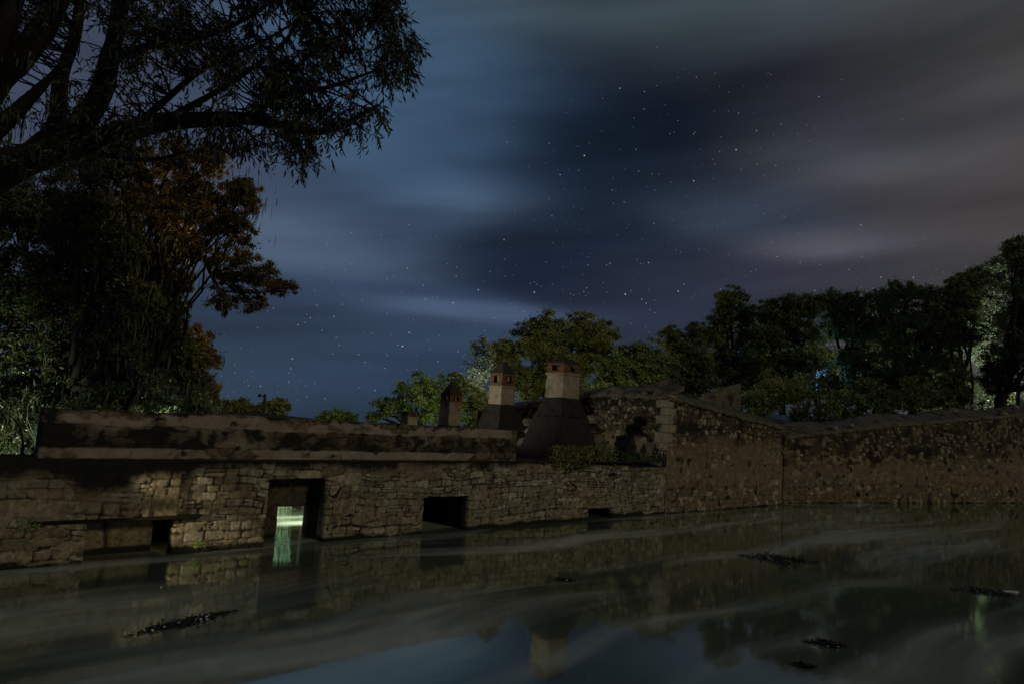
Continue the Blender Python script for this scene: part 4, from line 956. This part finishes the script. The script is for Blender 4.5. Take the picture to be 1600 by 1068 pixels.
for (x, y, r, D, mt, lb_) in (
        (1225, 600, 40, 41, 'leaf_olive', 'light olive bush just behind the second battlement'),
        (1180, 630, 26, 38, 'leaf_mid', 'dark low bush on the bastion slope beside the second battlement'),
        (1275, 635, 36, 40, 'leaf_mid', 'dark bush beneath the blue light, over the wall corner'),
        (1325, 632, 34, 42, 'leaf_green', 'green bush to the right of the blue light, above the retaining wall'),
        (1375, 620, 36, 42, 'leaf_mid', 'dark spreading bush above the middle of the retaining wall'),
        (1430, 612, 36, 44, 'leaf_olive', 'olive bush near the open shaded slope'),
        (1485, 610, 30, 44, 'leaf_mid', 'dark rounded bush just left of the thick black trunk'),
        (1535, 618, 34, 56, 'leaf_dark', 'dark bush farther up the slope behind the thick black trunk'),
        (1600, 612, 40, 58, 'leaf_mid', 'dark bush behind the slim stems at the frame edge'),
        (1250, 665, 26, 35, 'leaf_dark', 'dark creeper bush spilling over the corner where the two walls meet')):
    tree('bush', lb_, 'bush', gb(x, D, float(at(x, y + r * .8, D).z)), [(x, y, r), (x - r * .5, y + r * .35, r * .6), (x + r * .55, y + r * .3, r * .6)], D, mt, int(120 * r), .17, .06, group=SG, sub=22)
# thin trunks on the slope at the right edge
for k, (x, y0, y1, D, r, lb_) in enumerate(((1518, 640, 560, 48, .09, 'thin dark tree stem just left of the thick black trunk'), (1568, 625, 560, 52, .1, 'slim dark stem just right of the thick black trunk'), (1590, 632, 560, 50, .13, 'slim dark stem nearest the right edge'))):
    r_ = empty('thin_tree', at(x, y0, D), lb_, 'tree', RG); mb = MB(); mb.tube([at(x, y0 + 12, D), at(x + 2, (y0 + y1) / 2, D), at(x - 2, y1, D), at(x + 3, y1 - 40, D)], [r, r * .9, r * .7, r * .4], 7); mb.build('trunk', M['bark'], r_, True)
    bl = [(at(x, y1 - 40, D), 1.2, 1.2, 1.0)]; V, Fq, tt, _ = cloud(bl, 900, .2); link('crown', mesh_np('crown', V, Fq, 4, attrs={'tint': tt}), M['leaf_dark'], r_)

tree('sparse_tree', 'thin sparse tree through whose leaves the blue lamp shines', 'tree', gb(1280, 50), [(1284, 575, 20), (1288, 605, 20), (1276, 595, 16), (1275, 560, 16)], 50, 'leaf_mid', 1500, .2, .08, group=RG, shell=.1, sub=30, subr=.3)
# blue lit lamp seen through the leaves
lp = at(1284, 592, 58); fr = empty('blue_floodlight', gb(1284, 58), 'bright blue lamp glowing through gaps in the trees above the wall corner', 'lamp')
mb = MB(); mb.tube([gb(1284, 58) - Vector((0, 0, .3)), lp + Vector((0, .2, .2))], [.07, .05], 8); mb.build('post', M['metal'], fr, True)
me_, t = newmat('blue_lamp_glass'); e = N(t, 'ShaderNodeEmission'); e.inputs[0].default_value = (.22, .50, .95, 1); e.inputs[1].default_value = .6; o = N(t, 'ShaderNodeOutputMaterial'); t.links.new(e.outputs[0], o.inputs[0])
mb = MB(); mb.frame_box(lp, Vector((1, 0, 0)), Vector((0, 1, 0)), Z3, -.45, .45, -.02, .05, -.9, .9); mb.build('lit_panel', me_, fr, bevel=.02)
mb = MB(); mb.frame_box(lp, Vector((1, 0, 0)), Vector((0, 1, 0)), Z3, -.50, .50, .055, .3, -.95, .95); mb.build('housing', M['metal'], fr, bevel=.02)
pb = point('blue_lamp', at(1284, 590, 54.5), 700, (.25, .6, 1.0), .3)

# pole with lamp
pt = at(414, 615, 30); pbm = at(414, 668, 30)
pr = empty('utility_pole', Vector((pbm.x, pbm.y, float(hgt(np.array(pbm.x), np.array(pbm.y))))), 'thin black pole with a small bracket lamp rising behind the parapet', 'pole')
mb = MB(); mb.tube([pr.location - Vector((0, 0, .3)), Vector((pt.x, pt.y, pt.z))], [.085, .06], 9); mb.build('post', M['metal'], pr, True)
mb = MB(); q = at(413, 619, 30); mb.tube([q, q + Vector((-.16, 0, .05))], [.022, .022], 6); mb.build('bracket', M['metal'], pr)
mb = MB(); mb.frame_box(q + Vector((-.20, 0, .05)), Vector((1, 0, 0)), Vector((0, 1, 0)), Z3, -.09, .06, -.08, .08, -.08, .07, top=(-.05, .03, -.05, .05)); mb.build('lamp_head', M['metal'], pr, bevel=.01)

# ------------------------------------------------------------------ plants on the wall
def tuft(name, label, cx, cy, n_, wpx, hpx, cnt, mt='leaf_dark', size=.09, grp=None):
    s_, z_ = sz(cx, cy, n_); sc0 = F_PX / ((wp(s_, n_, z_) - EYE).dot(_F)); n = cnt
    B = np.array(wp(s_, n_, z_ - .06))[None] + ((rng.random(n) - .5) * wpx / sc0 * 1.3)[:, None] * np.array(DV) + ((rng.random(n) - .5) * .4)[:, None] * np.array(NV)
    B[:, 2] += rng.random(n) ** 1.6 * hpx / sc0
    D = rng.normal(size=(n, 3)); D[:, 2] += .5; Lg = size * (.5 + rng.random(n))
    V, Fq, tt = leaves_mesh(B, D, Lg, Lg * .35, rng.random(n))
    o = link(name, mesh_np(name, V, Fq, 4, attrs={'tint': tt}), M[mt]); return tag(o, label, 'plant', grp)
WG = 'weeds growing on the long wall'
tuft('weed', 'leafy weeds sprouting on the wall top under the black chimney hood', 890, 728, -.05, 70, 34, 1800, 'leaf_olive', .09, WG)
tuft('weed', 'grassy tuft right of the black hood, at the foot of the bastion side', 935, 720, -.3, 60, 26, 1500, 'leaf_olive', .10, WG)
tuft('weed', 'dark weeds along the ledge against the bastion corner', 1000, 718, -.3, 80, 14, 1200, 'leaf_dark', .08, WG)
tuft('weed', 'small green plant rooted in the bright patch low on the wall', 308, 848, .06, 12, 10, 160, 'leaf_green', .05, WG)
tuft('weed', 'small fern-like weed on the rough blocks near the frame edge', 45, 820, .2, 22, 20, 260, 'leaf_green', .05, WG)
tuft('weed', 'thin dark weeds on top of the parapet beyond the pointed chimney', 735, 668, -.2, 16, 6, 160, 'leaf_dark', .06, WG)

# ------------------------------------------------------------------ debris on the water
def mat_clump(name, label, x, y, lpx, wid, cnt, specks=0, grp='floating weed patches on the pond'):
    c = on_z(x, y); D_ = (c - EYE).dot(_F); ln = lpx * D_ / F_PX
    ax = (DV + Vector((-.15, .25, 0))).normalized() if x < 500 else Vector((1, -.12, 0)); ay = Vector((-ax.y, ax.x, 0))
    root = empty(name, c, label, 'floating weed', grp); n = cnt
    u = np.clip(rng.normal(size=n) * .25 + .12 * np.sin(rng.random(n) * 40), -.6, .6); v = rng.normal(size=n) * .25
    P = np.array(c)[None] + (u * ln)[:, None] * np.array(ax) + (v * wid * (1.1 - np.abs(u) * 1.6))[:, None] * np.array(ay); P[:, 2] = .004 + .012 * rng.random(n)
    Dn = rng.normal(size=(n, 3)); Dn[:, 2] = np.abs(Dn[:, 2]) * .15; Lg = .025 + .05 * rng.random(n)
    V, Fq, tt = leaves_mesh(P, Dn, Lg, Lg * .5, rng.random(n) * .3)
    V[:, 2] = np.maximum(V[:, 2], .003)
    link('weed_mat', mesh_np('weed_mat', V, Fq, 4, attrs={'tint': tt}), M['leaf_willow'], root)
    for k in range(specks):
        i = rng.integers(0, n); mb = MB(); rock(mb, Vector(P[i]) + Vector((0, -.04, .02)), random.uniform(.007, .02)); mb.build('foam_bit', M['foam'], root)
    return root
mat_clump('floating_weed', 'large dark weed patch with white specks on the open water before the bastion', 1215, 873, 95, 1.5, 1100, 9)
mat_clump('floating_weed', 'long thin dark weed raft with pale flecks nearest the big doorway', 290, 972, 150, .42, 750, 12)
mat_clump('floating_weed', 'dark weed clump beneath the mirrored blue light', 1292, 1006, 52, .4, 380, 2)
mat_clump('floating_weed', 'small dark weed clump, lowest one in the foreground water', 1255, 1040, 26, .2, 260, 0)
mat_clump('floating_weed', 'dark weed patch close to the frame edge with one white scrap', 1540, 925, 80, .9, 450, 0)
mat_clump('floating_weed', 'small dark weed patch below the black window opening', 880, 905, 36, .3, 160, 1)
c = on_z(1580, 925); mb = MB(); mb.frame_box(c, Vector((1, .1, 0)), Vector((0, 1, 0)), Z3, -.16, .16, -.04, .04, .006, .03, jit=.008)
tag(mb.build('litter_scrap', M['foam'], bevel=.004), 'thin white scrap floating near the frame edge', 'litter')
c = on_z(345, 958)
